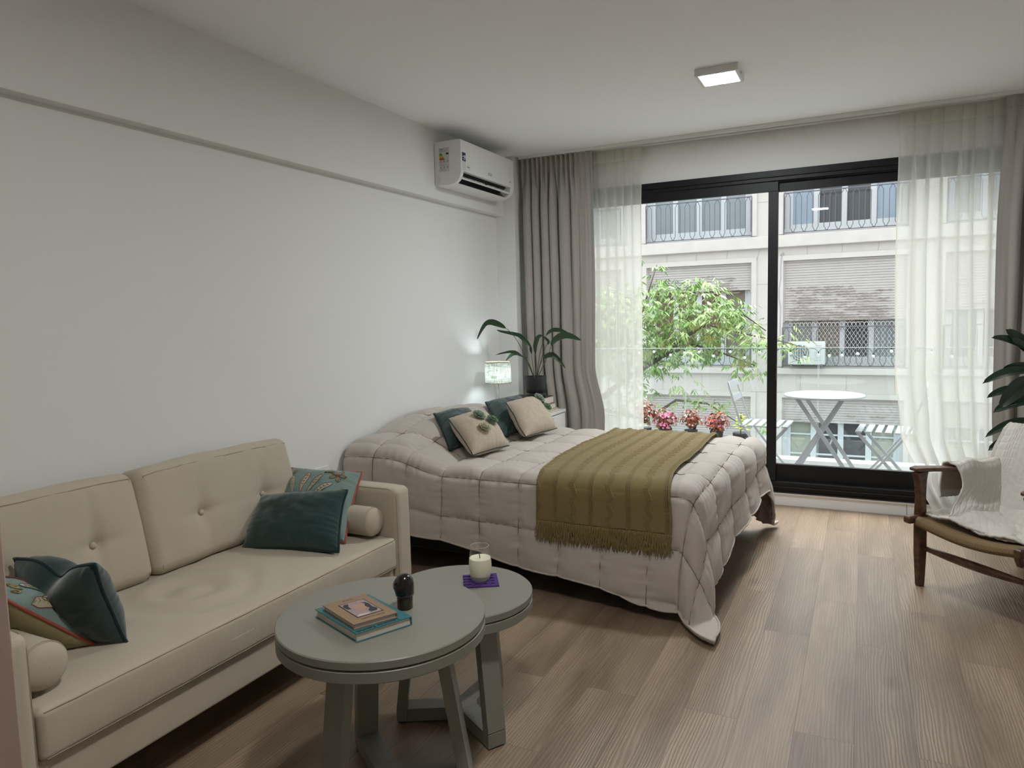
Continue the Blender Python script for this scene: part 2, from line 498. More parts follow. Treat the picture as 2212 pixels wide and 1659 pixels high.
def text(name, body, size, M4, material, parent, depth=0.0003, align='CENTER', bold=0.0):
    cu = bpy.data.curves.new(name, 'FONT'); cu.offset = bold; cu.body = body; cu.size = size; cu.extrude = depth
    cu.align_x = align; cu.align_y = 'CENTER'
    tmp = bpy.data.objects.new(name + '_tmp', cu); link(tmp)
    dg = bpy.context.evaluated_depsgraph_get(); dg.update()
    me = bpy.data.meshes.new_from_object(tmp.evaluated_get(dg))
    bpy.data.objects.remove(tmp)
    L = parent_world(parent)
    me.transform(M4); me.transform(Matrix.Translation(-L))
    me.materials.clear(); me.materials.append(material)
    o = bpy.data.objects.new(name, me); link(o); o.parent = parent
    return o

def copy_tree(o, parent=None):
    c = o.copy(); COL.objects.link(c)
    if parent is not None: c.parent = parent
    for ch in list(o.children): copy_tree(ch, c)
    return c

def frame_of(o, x, y):
    """4x4 from an origin and two axes"""
    x = Vector(x).normalized(); y = Vector(y); z = x.cross(y).normalized(); y = z.cross(x)
    M4 = Matrix((x, y, z)).transposed().to_4x4(); M4.translation = Vector(o)
    return M4

def sstep(a, b, x):
    t = max(0.0, min(1.0, (x - a) / (b - a))); return t * t * (3 - 2 * t)
def nz(x, y=0.0, z=0.0): return noise.noise(Vector((x, y, z)))

# ---------------------------------------------------------------- room shell
XL, XR, YB, YF, ZC = -2.68, 1.95, -1.7, 5.41, 2.67
struct('floor', MB().box(XL - .1, XR + .1, YB - .1, 5.60, -0.1, 0.0), M_FLOOR)
struct('ceiling', MB().box(XL - .1, XR + .1, YB - .1, 5.60, ZC, ZC + .12), M_CEIL)
struct('wall_left', MB().box(XL - .12, XL, YB, 5.60, 0, ZC), M_WALL)
struct('trim_1', MB().box(XL - .03, -2.615, YB, 5.26, 2.21, ZC + .01), M_WALL, bevel=0.003)        # beam along the left wall
struct('trim_2', MB().box(XL - .04, -2.512, 5.242, YF + .04, -.01, ZC + .01), M_WALL, bevel=0.003)            # corner pillar
struct('wall_right', MB().box(XR, XR + .12, YB, 5.60, 0, ZC), M_WALL)
struct('wall_front', MB().box(XL, XR, YB - .12, YB, 0, ZC), M_WALL)
WX0, WX1, WZ0, WZ1 = -2.08, 0.92, 0.094, 2.372
wb = MB()
wb.box(XL, WX0, YF, 5.60, 0, ZC); wb.box(WX1, XR, YF, 5.60, 0, ZC)
wb.box(WX0, WX1, YF, 5.60, WZ1, ZC); wb.box(WX0, WX1, YF, 5.60, 0, WZ0 - .002)
struct('wall_back', wb, M_WALL)
bb = MB()
for a, b in ((-2.50, -1.71), (-1.705, -0.70), (-0.697, 0.288), (0.291, 1.28), (1.284, XR - .005)):
    bb.box(a, b, 5.390, YF, 0.0, 0.081)
bb.box(-2.50, XR - .005, 5.380, YF + .01, 0.081, 0.0935)
struct('baseboard_back', bb, M_TRIMW, bevel=0.0015)
struct('trim_3', MB().box(-1.02, -0.86, 0.18, 0.45, 0.0, ZC - .002), M_JAMB, bevel=0.003)   # door jamb beside the camera
struct('trim_4', MB().box(XL, XL + .012, YB, 5.242, 0, 0.07), M_TRIMW)

# ---------------------------------------------------------------- sliding window
win = bpy.data.objects.new('window_1', None); link(win); win.location = (-0.58, 5.42, WZ0)
win['kind'] = 'structure'
fb = MB()
Y0, Y1 = 5.395, 5.50
fb.box(WX0, WX1, Y0, Y1, 2.300, WZ1); fb.box(WX0, WX1, Y0, Y1, WZ0, 0.169)
fb.box(WX0, WX0 + .05, Y0, Y1, 0.169, 2.30); fb.box(WX1 - .05, WX1, Y0, Y1, 0.169, 2.30)
fb.box(WX0, WX1, Y0 - .012, Y0, 2.325, 2.335); fb.box(WX0, WX1, Y0 - .012, Y0, 0.128, 0.136)
fb.box(WX0, WX1, Y0 - .02, Y0, WZ0, 0.101)
fb.build('window_frame', M_BLACK, win, bevel=0.002)
def sash(x0, x1, y, stile, name='sliding_sash'):
    b = MB()
    za, zb, ga, gb = 0.172, 2.297, 0.289, 2.231
    b.box(x0, x1, y - .018, y + .018, gb, zb); b.box(x0, x1, y - .018, y + .018, za, ga)
    b.box(x0, x0 + stile[0], y - .018, y + .018, ga, gb); b.box(x1 - stile[1], x1, y - .018, y + .018, ga, gb)
    s_ = b.build(name, M_BLACK, win, bevel=0.002)
    g = MB().grid(2, 2, lambda u, v: (x0 + stile[0] + u * (x1 - x0 - stile[0] - stile[1]), y, ga + v * (gb - ga)))
    g.build('glass_pane', M_PANE, s_, offset=parent_world(win))
    return s_
s1 = sash(WX0 + .052, -0.547, 5.425, (.06, .065))
s2 = sash(-0.604, WX1 - .052, 5.470, (.05, .06))
MB().box(-0.557, -0.549, 5.392, 5.407, 0.90, 1.02).build('sash_handle', M_BLACK, s1, offset=parent_world(win), bevel=0.002)

# ---------------------------------------------------------------- curtain track and curtains
tr = thing('curtain_track', 'slim double white curtain track screwed to the ceiling above the window', 'curtain track', (-0.3, 5.36, 2.66))
t1 = MB(); t1.box(-2.49, 1.93, 5.285, 5.325, 2.648, ZC); t1.build('track_rail', M_WHITEP, tr, bevel=0.001)
t1 = MB(); t1.box(-2.49, 1.93, 5.335, 5.375, 2.642, ZC); t1.build('track_rail', M_WHITEP, tr, bevel=0.001)

def curtain(name, label, matl, y, zt, zb, xl, xr, folds_top, folds, amp, head=0.075, seed=0, flat=None, nu=320, nv=90, sharp=0.0, flare=0.0, headmat=None, solid=0.0):
    """xl(v), xr(v): edges with v 0 at the top and 1 at the hem"""
    rs = random.Random(seed); ph = [rs.uniform(0, 6.28) for _ in range(8)]
    def pt(u, v):
        z = zt + (zb - zt) * v
        hv = v * (zt - zb)
        b = sstep(head * .8, head + .35, hv)
        uu = u
        if flat is not None:            # part of the width hangs flat
            a0, a1 = flat
            k = sstep(a0, a0 + .06, u) * (1 - sstep(a1 - .06, a1, u))
        else: k = 0.0
        t_ = 2 * math.pi * (folds_top * uu) + .5 * math.sin(uu * 17 + ph[0])
        w1 = math.sin(t_)
        w1 = math.copysign(abs(w1) ** .6, w1)
        pinch = 1 - .75 * math.exp(-((hv - head) / .018) ** 2)
        y1 = .019 * w1 * pinch * (1 - .7 * k)
        warp = uu + .018 * math.sin(9 * uu + ph[1]) + .012 * math.sin(23 * uu + ph[2]) + .010 * (nz(uu * 5 + seed, v * 1.8) ) * b
        t2 = 2 * math.pi * folds * warp + ph[3] * .3 + flare * v * math.sin(3 * uu + ph[4])
        w2 = math.sin(t2); w2 = math.copysign(abs(w2) ** (1 - sharp), w2)
        a2 = amp * (.65 + .45 * math.sin(5 * uu + ph[5]) + .35 * nz(uu * 7, seed + v * 2.2)) * (1 - .85 * k)
        y2 = a2 * w2
        y2 += .006 * nz(uu * 30, v * 4, seed) + .010 * k * nz(uu * 6, v * 3, seed + 3)
        x = xl(v) + (xr(v) - xl(v)) * u
        x += b * (1 - k) * .35 * a2 * math.cos(t2)
        return (x, y + (1 - b) * y1 + b * y2, z)
    mb = MB().grid(nu, nv, pt)
    o = mb.build(name, matl, None, smooth=True, solid=solid)
    tag(o, label, 'curtain')
    # heading tape seam
    hb = MB()
    vv = head / (zt - zb)
    for uo in (vv,):
        pts = [Vector(pt(i / 240, uo)) + Vector((0, -.0004, 0)) for i in range(241)]
        hb.tube(pts, 0.0008, n=4)
    hb.build('heading_stitch', headmat or matl, o, offset=False)
    return o
def lin(a, b): return lambda v: a + (b - a) * v
def pw(*pts):
    def f(v):
        for (a, xa), (b, xb) in zip(pts, pts[1:]):
            if v <= b: t = (v - a) / (b - a); t = t * t * (3 - 2 * t); return xa + (xb - xa) * t
        return pts[-1][1]
    return f
M_CURTSEAM = fabric('grey_curtain_seam', (0.22, 0.20, 0.185), sheen=0)
M_SHSEAM = fabric('sheer_seam', (0.50, 0.47, 0.38), sheen=0)
curtain('blackout_curtain', 'taupe grey blackout curtain gathered left of the window behind the nightstand plant', M_CURT, 5.305, 2.652, 0.02,
        pw((0, -2.49), (1, -2.475)), pw((0, -1.875), (.35, -1.865), (.62, -1.875), (.78, -1.80), (1, -1.83)), 15, 7.5, .046, seed=3, flat=(.76, 1.06), sharp=.35, flare=.8, headmat=M_CURTSEAM)
def sheer(label, y, zt, zb, xl, xr, pleats, seed):
    """single voile cloth; every pleat folds the cloth back over itself, narrow at the heading and wider below"""
    rs = random.Random(seed); head = .072
    us = [0.0]
    for k in range(pleats): us.append(us[-1] + rs.uniform(.8, 1.2))
    us = [q / us[-1] for q in us]
    wb_ = [rs.uniform(.6, 1.5) for _ in us]; ph = [rs.uniform(0, 6.28) for _ in us]
    NS = 14; nv = 90; rows = []
    for j in range(nv):
        v = j / (nv - 1); hv = v * (zt - zb); z = zt - hv; row = []
        b = sstep(.05, .55, hv)
        pinch = math.exp(-((hv - head) / .012) ** 2)
        for k in range(pleats):
            W_ = xr(v) - xl(v)
            x0 = xl(v) + W_ * us[k]; x1 = xl(v) + W_ * us[k + 1]; pw_ = x1 - x0
            fold = (.10 + .30 * b * wb_[k] * (1 + .25 * math.sin(v * 3 + ph[k]))) * pw_ if k < pleats - 1 else 0
            drift = .012 * b * math.sin(v * 2.2 + ph[k])
            for i in range(NS):              # face panel
                t = i / (NS - 1)
                bow = math.sin(math.pi * t)
                row.append((x0 + drift * (k > 0) + (pw_ + fold * .5) * t, y - .010 * bow * (1 + 1.2 * b) * (1 - .6 * pinch) + .003 * nz(t * 3 + k * 5, v * 5, seed), z))
            xe = row[-1][0]
            if k < pleats - 1:
                for i in range(1, 5):        # folded back behind
                    t = i / 5; row.append((xe - fold * t, y + .006 + .010 * math.sin(math.pi * t) * (.4 + b) , z))
        rows.append(row)
    n_ = len(rows[0]); mb = MB()
    mb.add([p for r_ in rows for p in r_], [(j * n_ + i, j * n_ + i + 1, (j + 1) * n_ + i + 1, (j + 1) * n_ + i) for j in range(nv - 1) for i in range(n_ - 1)])
    o = mb.build('sheer_curtain', M_SHEER, None, smooth=True)
    tag(o, label, 'curtain')
    # doubled heading band and side hem
    j1 = int(head / (zt - zb) * (nv - 1)) + 1
    hb = MB(); hb.add([(x, yy - .0015, z) for r_ in rows[:j1 + 1] for x, yy, z in r_], [(j * n_ + i, j * n_ + i + 1, (j + 1) * n_ + i + 1, (j + 1) * n_ + i) for j in range(j1) for i in range(n_ - 1)])
    hb.build('heading_band', M_SHHEAD, o, smooth=True, offset=False)
    for sd, cols in (('l', (0, 1)), ('r', (n_ - 2, n_ - 1))):
        h_ = MB(); q = []
        for r_ in rows: q += [(r_[cols[0]][0], r_[cols[0]][1] - .002, r_[cols[0]][2]), (r_[cols[1]][0], r_[cols[1]][1] - .002, r_[cols[1]][2])]
        h_.add(q, [(2 * j, 2 * j + 1, 2 * j + 3, 2 * j + 2) for j in range(nv - 1)])
        h_.build('side_hem', M_SHHEAD, o, smooth=True, offset=False)
M_SHHEAD = sheer_mat('sheer_hem', (0.80, 0.78, 0.69), 0.16)
sheer('cream sheer curtain narrow panel beside the left grey blackout curtain', 5.348, 2.638, 0.02, pw((0, -1.93), (1, -1.93)), pw((0, -1.500), (1, -1.51)), 6, 4)
sheer('cream sheer curtain wide panel hanging behind the wooden armchair', 5.348, 2.638, 0.02,
      pw((0, .188), (.35, .182), (.62, .195), (.78, .235), (.9, .34), (1, .44)), pw((0, .86), (1, .90)), 8, 9)
curtain('blackout_curtain', 'taupe grey blackout curtain at the right edge of the window behind the rubber plant', M_CURT, 5.300, 2.652, 0.02,
        pw((0, .748), (.3, .725), (.7, .735), (1, .78)), pw((0, 1.50), (1, 1.5)), 12, 5.5, .045, seed=31, flat=(-.06, .14), sharp=.3, flare=.6, headmat=M_CURTSEAM)

# ---------------------------------------------------------------- ceiling light above the bed, plus an added fill light
def ceiling_light(label, cx_, cy_, strength, color):
    t = thing('ceiling_light', label, 'ceiling light', (cx_, cy_, ZC))
    b = MB(); x0, x1, y0, y1 = cx_ - .11, cx_ + .11, cy_ - .11, cy_ + .11
    b.box(x0, x0 + .018, y0, y1, ZC - .036, ZC); b.box(x1 - .018, x1, y0, y1, ZC - .036, ZC)
    b.box(x0 + .018, x1 - .018, y0, y0 + .018, ZC - .036, ZC); b.box(x0 + .018, x1 - .018, y1 - .018, y1, ZC - .036, ZC)
    b.box(x0 + .018, x1 - .018, y0 + .018, y1 - .018, ZC - .01, ZC)
    b.build('light_housing', M_WHITEP, t, bevel=0.0015)
    MB().rbox(x0 + .0185, x1 - .0185, y0 + .0185, y1 - .0185, ZC - .034, ZC - .011, .006, m=2).build('light_diffuser', emit('lamp_light', color, strength), t, smooth=True)
    cb_ = MB()
    for i in range(3): cb_.box(x1, x1 + .0006, cy_ - .015 + i * .012, cy_ - .009 + i * .012, ZC - .022, ZC - .014)
    cb_.build('maker_mark', M_INKG, t)
ceiling_light('square white ceiling light, lit, mounted above the bed and armchair', -.71, 4.047, 310.0, (.93, .975, 1.0))
ceiling_light('added fill light, unseen copy of the square ceiling light at the near end of the room', -.50, 1.15, 250.0, (1.0, .985, .955))  # fill lamp added out of view to raise the brightness of the room

# ---------------------------------------------------------------- air conditioner
ac = thing('air_conditioner', 'white split air conditioner mounted on the beam in the room corner', 'air conditioner', (-2.615, 4.62, 2.295))
ax0, ax1, ay0, ay1 = -2.612, -2.408, 4.222, 5.022
prof = [(ax0, 2.292), (ax0, 2.582), (ax1 + .002, 2.582), (ax1 + .004, 2.574), (ax1 + .004, 2.376), (ax1, 2.372)]     # x,z outline above the outlet
body = MB()
out = [(ax0, 2.296), (ax0, 2.580), (ax1 - .004, 2.580), (ax1, 2.574), (ax1, 2.374)]
cur = [(ax1 - .004, 2.355), (ax1 - .012, 2.335), (ax1 - .025, 2.315), (ax1 - .045, 2.301), (ax1 - .075, 2.294), (ax1 - .12, 2.292)]
def prism(mb, poly, ya, yb):
    n_ = len(poly)
    vs_ = [(x, ya, z) for x, z in poly] + [(x, yb, z) for x, z in poly]
    fs_ = [(i, (i + 1) % n_, n_ + (i + 1) % n_, n_ + i) for i in range(n_)] + [tuple(reversed(range(n_))), tuple(range(n_, 2 * n_))]
    mb.add(vs_, fs_)
prism(body, out + cur, ay0, ay0 + .035); prism(body, out + cur, ay1 - .055, ay1)
prism(body, [(ax0, 2.330), (ax0, 2.580), (ax1 - .004, 2.580), (ax1, 2.574), (ax1, 2.374), (ax1 - .03, 2.374), (ax1 - .06, 2.40), (ax1 - .12, 2.36), (ax1 - .14, 2.33)], ay0 + .035, ay1 - .055)
prism(body, [(ax0, 2.296), (ax0, 2.330), (ax1 - .13, 2.330), (ax1 - .055, 2.306), (ax1 - .045, 2.301), (ax1 - .075, 2.294), (ax1 - .12, 2.292)], ay0 + .035, ay1 - .055)
body.build('housing', M_WHITEP, ac, bevel=0.002)
b = MB(); prism(b, [(ax1 - .055, 2.303), (ax1 - .125, 2.332), (ax1 - .115, 2.362), (ax1 - .05, 2.392), (ax1 - .045, 2.37), (ax1 - .09, 2.345)], ay0 + .036, ay1 - .056)
b.build('air_outlet', M_DARKPL, ac)
b = MB(); b.bar((ax1 - .012, ay0 + .02, 2.330), (ax1 - .012, ay1 - .03, 2.330), .011, .0025, side=(.6, 0, .7))
for i in range(8):
    yy = ay0 + .06 + i * .088
    b.bar((ax1 - .014, yy, 2.336), (ax1 - .022, yy, 2.345), .006, .0015)
b.tube([(ax1 - .02, ay0 + .04, 2.343), (ax1 - .02, ay0 + .37, 2.343)], .0016, n=5)
b.tube([(ax1 - .02, ay0 + .41, 2.343), (ax1 - .02, ay1 - .08, 2.343)], .0016, n=5)
b.build('air_flap', M_WHITEP, ac)
# energy label on the near end
lab = MB(); lab.box(-2.575, -2.497, ay0 - .0008, ay0, 2.380, 2.536)
lb = lab.build('energy_label', mat('label_paper', (0.62, 0.62, 0.60), .6), ac)
cols = [(0.02, .20, .03), (0.08, .30, .03), (0.30, .42, .02), (0.65, .50, .02), (0.65, .26, .02), (0.50, .08, .02), (0.38, .02, .02)]
for i, c in enumerate(cols):
    s_ = MB(); z_ = 2.500 - i * .0062
    s_.box(-2.572, -2.553 + i * .0036, ay0 - .0014, ay0 - .0008, z_ - .0055, z_)
    s_.build('grade_bar', mat('grade_%d' % i, c, .6), lb, offset=parent_world(ac))
Mx = frame_of((-2.556, ay0 - .001, 2.528), (1, 0, 0), (0, 0, 1))
text('label_text', 'Energía', .011, Mx, M_INK, lb).matrix_parent_inverse.identity()
MB().box(-2.5195, -2.500, ay0 - .0014, ay0 - .0008, 2.490, 2.502).build('grade_arrow', M_INK, lb, offset=parent_world(ac))
s_ = MB()
for i, zz in enumerate([2.520, 2.515, 2.510, 2.446, 2.440, 2.427, 2.422, 2.399, 2.392]):
    s_.box(-2.572, -2.50 - .02 * (i % 3), ay0 - .0013, ay0 - .0008, zz - .0014, zz)
absorb(lb, s_, M_INKG, parent_world(ac)); s_ = MB()
for r_ in (2.452, 2.412):
    for k in range(3): s_.box(-2.568 + k * .026, -2.556 + k * .026, ay0 - .0013, ay0 - .0008, r_ - .008, r_)
absorb(lb, s_, M_INKG, parent_world(ac))
sw = MB()
for R_ in (.012, .022, .03):
    sw.tube([(-2.600 + R_ * math.cos(a), ay0 - .0002, 2.325 + R_ * math.sin(a)) for a in [math.radians(-80 + 8 * q) for q in range(21)]], .0006, n=4)
sw.build('swirl_emblem', M_INKG, ac)
# sticker and small marks on the front
st = MB(); st.box(ax1, ax1 + .0008, 4.240, 4.287, 2.380, 2.442); st.build('rating_sticker', mat('sticker_white', (.66, .67, .68), .5), ac)
st = MB(); st.box(ax1, ax1 + .0009, 4.240, 4.287, 2.4425, 2.498); bl = st.build('blue_sticker', mat('sticker_blue', (.012, .018, .09), .5), ac)
st = MB(); st.box(ax1 + .0009, ax1 + .0014, 4.247, 4.262, 2.468, 2.476); st.box(ax1 + .0009, ax1 + .0014, 4.268, 4.282, 2.462, 2.482)
for i in range(3): st.box(ax1 + .0009, ax1 + .0014, 4.250, 4.280, 2.450 + i * .004, 2.4515 + i * .004)
st.build('sticker_print', M_WHITEP, ac)
FA = lambda y, z: frame_of((ax1 + .0009, y, z), (0, 1, 0), (0, 0, 1))
text('front_mark', 'BGH', .030, FA(4.635, 2.413), M_INKG, ac)
text('front_mark', 'Inverter', .011, FA(4.955, 2.412), M_INKG, ac)
text('front_mark', '20', .040, FA(4.955, 2.477), mat('display_digits', (.80, .84, .95), .4), ac)
text('front_mark', 'Silent', .017, FA(4.322, 2.411), M_INKG, ac)
sw = MB()
for sg in (1, -1):
    sw.tube([(ax1 + .0006, 4.325 + .02 * math.cos(a), 2.411 + sg * .016 * math.sin(a)) for a in [math.radians(40 + 10 * q) for q in range(9)]], .0007, n=4)
sw.build('front_emblem', M_INKG, ac)

# wall socket behind the sofa cushion
so = thing('wall_socket', 'white wall socket plate on the left wall behind the sofa cushions', 'socket', (XL, 3.03, .59))
MB().rbox(XL, XL + .009, 2.975, 3.09, .520, .600, .003, m=2).build('cover_plate', M_WHITEP, so, smooth=True)
for k in (-1, 1): MB().box(XL + .009, XL + .0105, 3.03 + k * .02 - .003, 3.03 + k * .02 + .003, .553, .567).build('socket_slot', M_DARKPL, so)

# ---------------------------------------------------------------- sofa
sofa = thing('sofa', 'long cream cloth sofa with buttoned back cushions along the left wall', 'sofa', (-2.25, 1.78, 0))
def seam_tube(mb, pts, r=.0016): mb.tube(pts, r, n=5, closed=False)
b = MB().rbox(-2.62, -1.868, 1.008, 2.562, .165, .300, .012, m=4)
b.build('sofa_base', M_SOFA, sofa, smooth=True)
b = MB().rbox(-2.655, -2.53, 1.008, 2.562, .165, .70, .03, m=6)
b.build('back_frame', M_SOFA, sofa, smooth=True)
def arm(y0, y1):
    mb = MB().rbox(-2.645, -1.842, y0, y1, .165, .655, .028, m=10, fn=lambda p, u: (p[0], p[1] + .002 * nz(p[0] * 6, p[2] * 6, y0) * (1 if u[1] > 0 else -1), p[2] - .006 * max(0, u[0]) ** 6 * max(0, u[2]) ** 2))
    a = mb.build('armrest', M_SOFA, sofa, smooth=True)
    for yy, sg in ((y0, 1), (y1, -1)):
        sm = MB()
        yv = yy + sg * .006
        pts = [(-2.60, yv, .649)]
        pts += [(-1.90, yv, .648)] + [(-1.90 + .05 * math.sin(t), yv, .598 + .05 * math.cos(t)) for t in [math.pi / 2 * i / 8 for i in range(9)]] + [(-1.849, yv, .2)]
        sm.tube(pts, .0013, n=5)
        sm.build('arm_seam', M_SOFASEAM, a, offset=parent_world(sofa))
    return a
arm(2.566, 2.672); arm(.902, 1.004)
def seat_fn(p, u):
    x, y, z = p
    if u[2] > 0:
        crown = .020 * (1 - abs(u[0]) ** 3) * (1 - abs(u[1]) ** 6) * u[2]
        z += crown
        yy = y + 1.785; xx = x - 2.24
        w = math.exp(-((yy - 1.72) / .30) ** 2 - ((xx + 2.17) / .22) ** 2)
        z += w * (.010 * math.sin(48 * math.hypot(yy - 1.72, (xx + 2.17) * 1.2) + 3 * nz(yy * 4, xx * 4)) * .9 - .006)
        z += .003 * nz(xx * 9, yy * 7, 1) + .0015 * nz(xx * 25, yy * 20, 2)
    if u[0] > .6:
        x += .006 * (1 - u[2] ** 2) * (1 - abs(u[1]) ** 8) + .0018 * nz(y * 14, z * 16, 5)
    return (x, y, z)
b = MB().rbox(-2.60, -1.848, 1.010, 2.560, .298, .436, .018, m=70, fn=seat_fn, k=5)
sc_ = b.build('seat_cushion', M_SOFA, sofa, smooth=True)
for zz in (.428, .304):
    sm = MB(); n_ = 80
    pts = [(-2.0, 1.0135, zz), (-1.90, 1.0135, zz)]
    pts += [(-1.8515 + .0055 * 0 + (.0045 if zz > .4 else .003) * (1 - abs(2 * i / n_ - 1) ** 8) * 0 + .0022, 1.026 + (2.545 - 1.026) * i / n_, zz + .0012 * nz(i * .3)) for i in range(n_ + 1)]
    pts += [(-1.90, 2.5575, zz)]
    sm.tube(pts, .0019, n=5); sm.build('cushion_seam', M_SOFASEAM, sc_, offset=parent_world(sofa))
def back_cushion(y0, y1, buttons, seed):
    zc, hz, hx = .645, .205, .075
    tilt = math.radians(13)
    mb = MB(); cy = (y0 + y1) / 2; hy = (y1 - y0) / 2
    def fn(p, u):
        x, y, z = p
        f = 1 if u[0] > 0 else -1
        e = (1 - abs(u[1]) ** 5) * (1 - abs(u[2]) ** 5)
        x += f * .016 * e
        if u[0] > 0:
            for (by, bz) in buttons:
                dy, dz = y + cy - by, z - bz
                d = math.hypot(dy, dz)
                x -= .026 * math.exp(-(d / .035) ** 1.2)
                x -= .010 * math.exp(-(dy / .022) ** 2) * math.exp(-(dz / .16) ** 2)
                x -= .006 * math.exp(-(dz / .02) ** 2) * math.exp(-(dy / .10) ** 2)
            x += .004 * nz(y * 8, z * 8, seed)
        if u[2] > .5:      # puckers below the top seam
            z += .0045 * nz(y * 26 + 3 * x * 20, seed, 2) * e * 0 + .008 * nz(y * 24, x * 8, seed) * e
            x += .007 * e * nz(y * 30, z * 10, seed + 1) * (u[2] - .5) * 2
        z += .012 * (1 - abs(u[1]) ** 4) * max(0, u[2]) + .006 * nz(y * 5, seed)
        y += .006 * (1 - u[2] ** 2) * u[1]
        return (x, y, z)
    mb.rbox(-hx, hx, y0, y1, -hz, hz, .042, m=44, fn=fn, k=6)
    R_ = Matrix.Translation((-2.475, 0, zc)) @ Matrix.Rotation(-tilt, 4, 'Y')
    mb.xf(R_)
    o = mb.build('back_cushion', M_SOFA, sofa, smooth=True)
    sm = MB()
    pts = []
    for i in range(61):
        yy = y0 + .022 + (y1 - y0 - .044) * i / 60; u1 = (yy - cy) / hy
        pts.append(R_ @ Vector((hx + .0005 + .010 * (1 - abs(u1) ** 5) * .6, yy, hz - .030 + .010 * (1 - abs(u1) ** 4) + .003 * nz((yy - cy) * 14, seed))))
    sm.tube(pts, .0018, n=5)
    for yy in (y0 + .026, y1 - .026):
        sm.tube([R_ @ Vector((hx - .001, yy, hz - .03 - (2 * hz - .05) * i / 20)) for i in range(21)], .0018, n=5)
    sm.build('cushion_seam', M_SOFASEAM, o, offset=parent_world(sofa))
    for (by, bz) in buttons:
        bm_ = MB(); pb = R_ @ Vector((hx - .012, by, bz))
        bm_.lathe([(0.0001, .008), (.006, .0075), (.0105, .004), (.012, 0), (.010, -.004), (.004, -.006)], n=20)
        bm_.xf(Matrix.Translation(pb) @ Matrix.Rotation(math.radians(90) - tilt, 4, 'Y'))
        bm_.build('button', M_SOFA, o, smooth=True, offset=parent_world(sofa))
back_cushion(1.012, 1.746, [(1.215, -.02), (1.545, -.02)], 3)
back_cushion(1.754, 2.545, [(2.005, -.02), (2.335, -.02)], 8)
b = MB()
for x in (-2.55, -1.95):
    for y in (1.10, 2.47): b.lathe([(.014, 0), (.022, .166)], (x, y, 0), n=16)
for i, (x, y) in enumerate([(-2.55, 1.10), (-2.55, 2.47), (-1.95, 1.10), (-1.95, 2.47)]):
    MB().lathe([(.014, 0), (.022, .166)], (x, y, 0), n=16).build('leg', M_DARKPL, sofa, smooth=False)

def bolster(y, z, x0, x1, r, label):
    t = thing('bolster_cushion', label, 'bolster', ((x0 + x1) / 2, y, z - r))
    def R_(x, a): return r * (1 + .015 * nz(x * 10, math.cos(a), math.sin(a)) + .02 * math.exp(-((x - (x1 - .03)) / .02) ** 2) * math.sin(26 * a) * .25)
    pr = [(x0, .001), (x0 + .002, r * .5), (x0 + .006, r * .85), (x0 + .02, r)] + [(x0 + .02 + (x1 - x0 - .045) * i / 20, r) for i in range(1, 21)] + \
         [(x1 - .018, r * .965), (x1 - .010, r * .90), (x1 - .002, r * .72), (x1 + .003, r * .45), (x1 + .005, r * .2), (x1 + .0055, .001)]
    mb = MB(); n = 64; vs_ = []; fs_ = []
    for x, rr in pr:
        for k in range(n):
            a = 2 * math.pi * k / n
            q = rr * (R_(x, a) / r)
            vs_.append((x, y + q * math.cos(a), z + q * math.sin(a)))
    for i in range(len(pr) - 1):
        for k in range(n): fs_.append((i * n + k, i * n + (k + 1) % n, (i + 1) * n + (k + 1) % n, (i + 1) * n + k))
    mb.add(vs_, fs_); mb.build('cover', M_SOFA, t, smooth=True)
    sm = MB()
    for xx, rr in ((x1 - .0245, r * 1.0), (x1 - .019, r * .975)):
        sm.tube([(xx, y + rr * math.cos(2 * math.pi * k / 48), z + rr * math.sin(2 * math.pi * k / 48)) for k in range(48)], .0011, n=4, closed=True)
    sm.build('end_seam', M_SOFASEAM, t)
bolster(2.498, .516, -2.34, -1.905, .064, 'round cream bolster cushion lying against the far sofa arm near the bed')
bolster(1.074, .516, -2.34, -1.900, .064, 'round cream bolster cushion lying against the near sofa arm at the left edge')

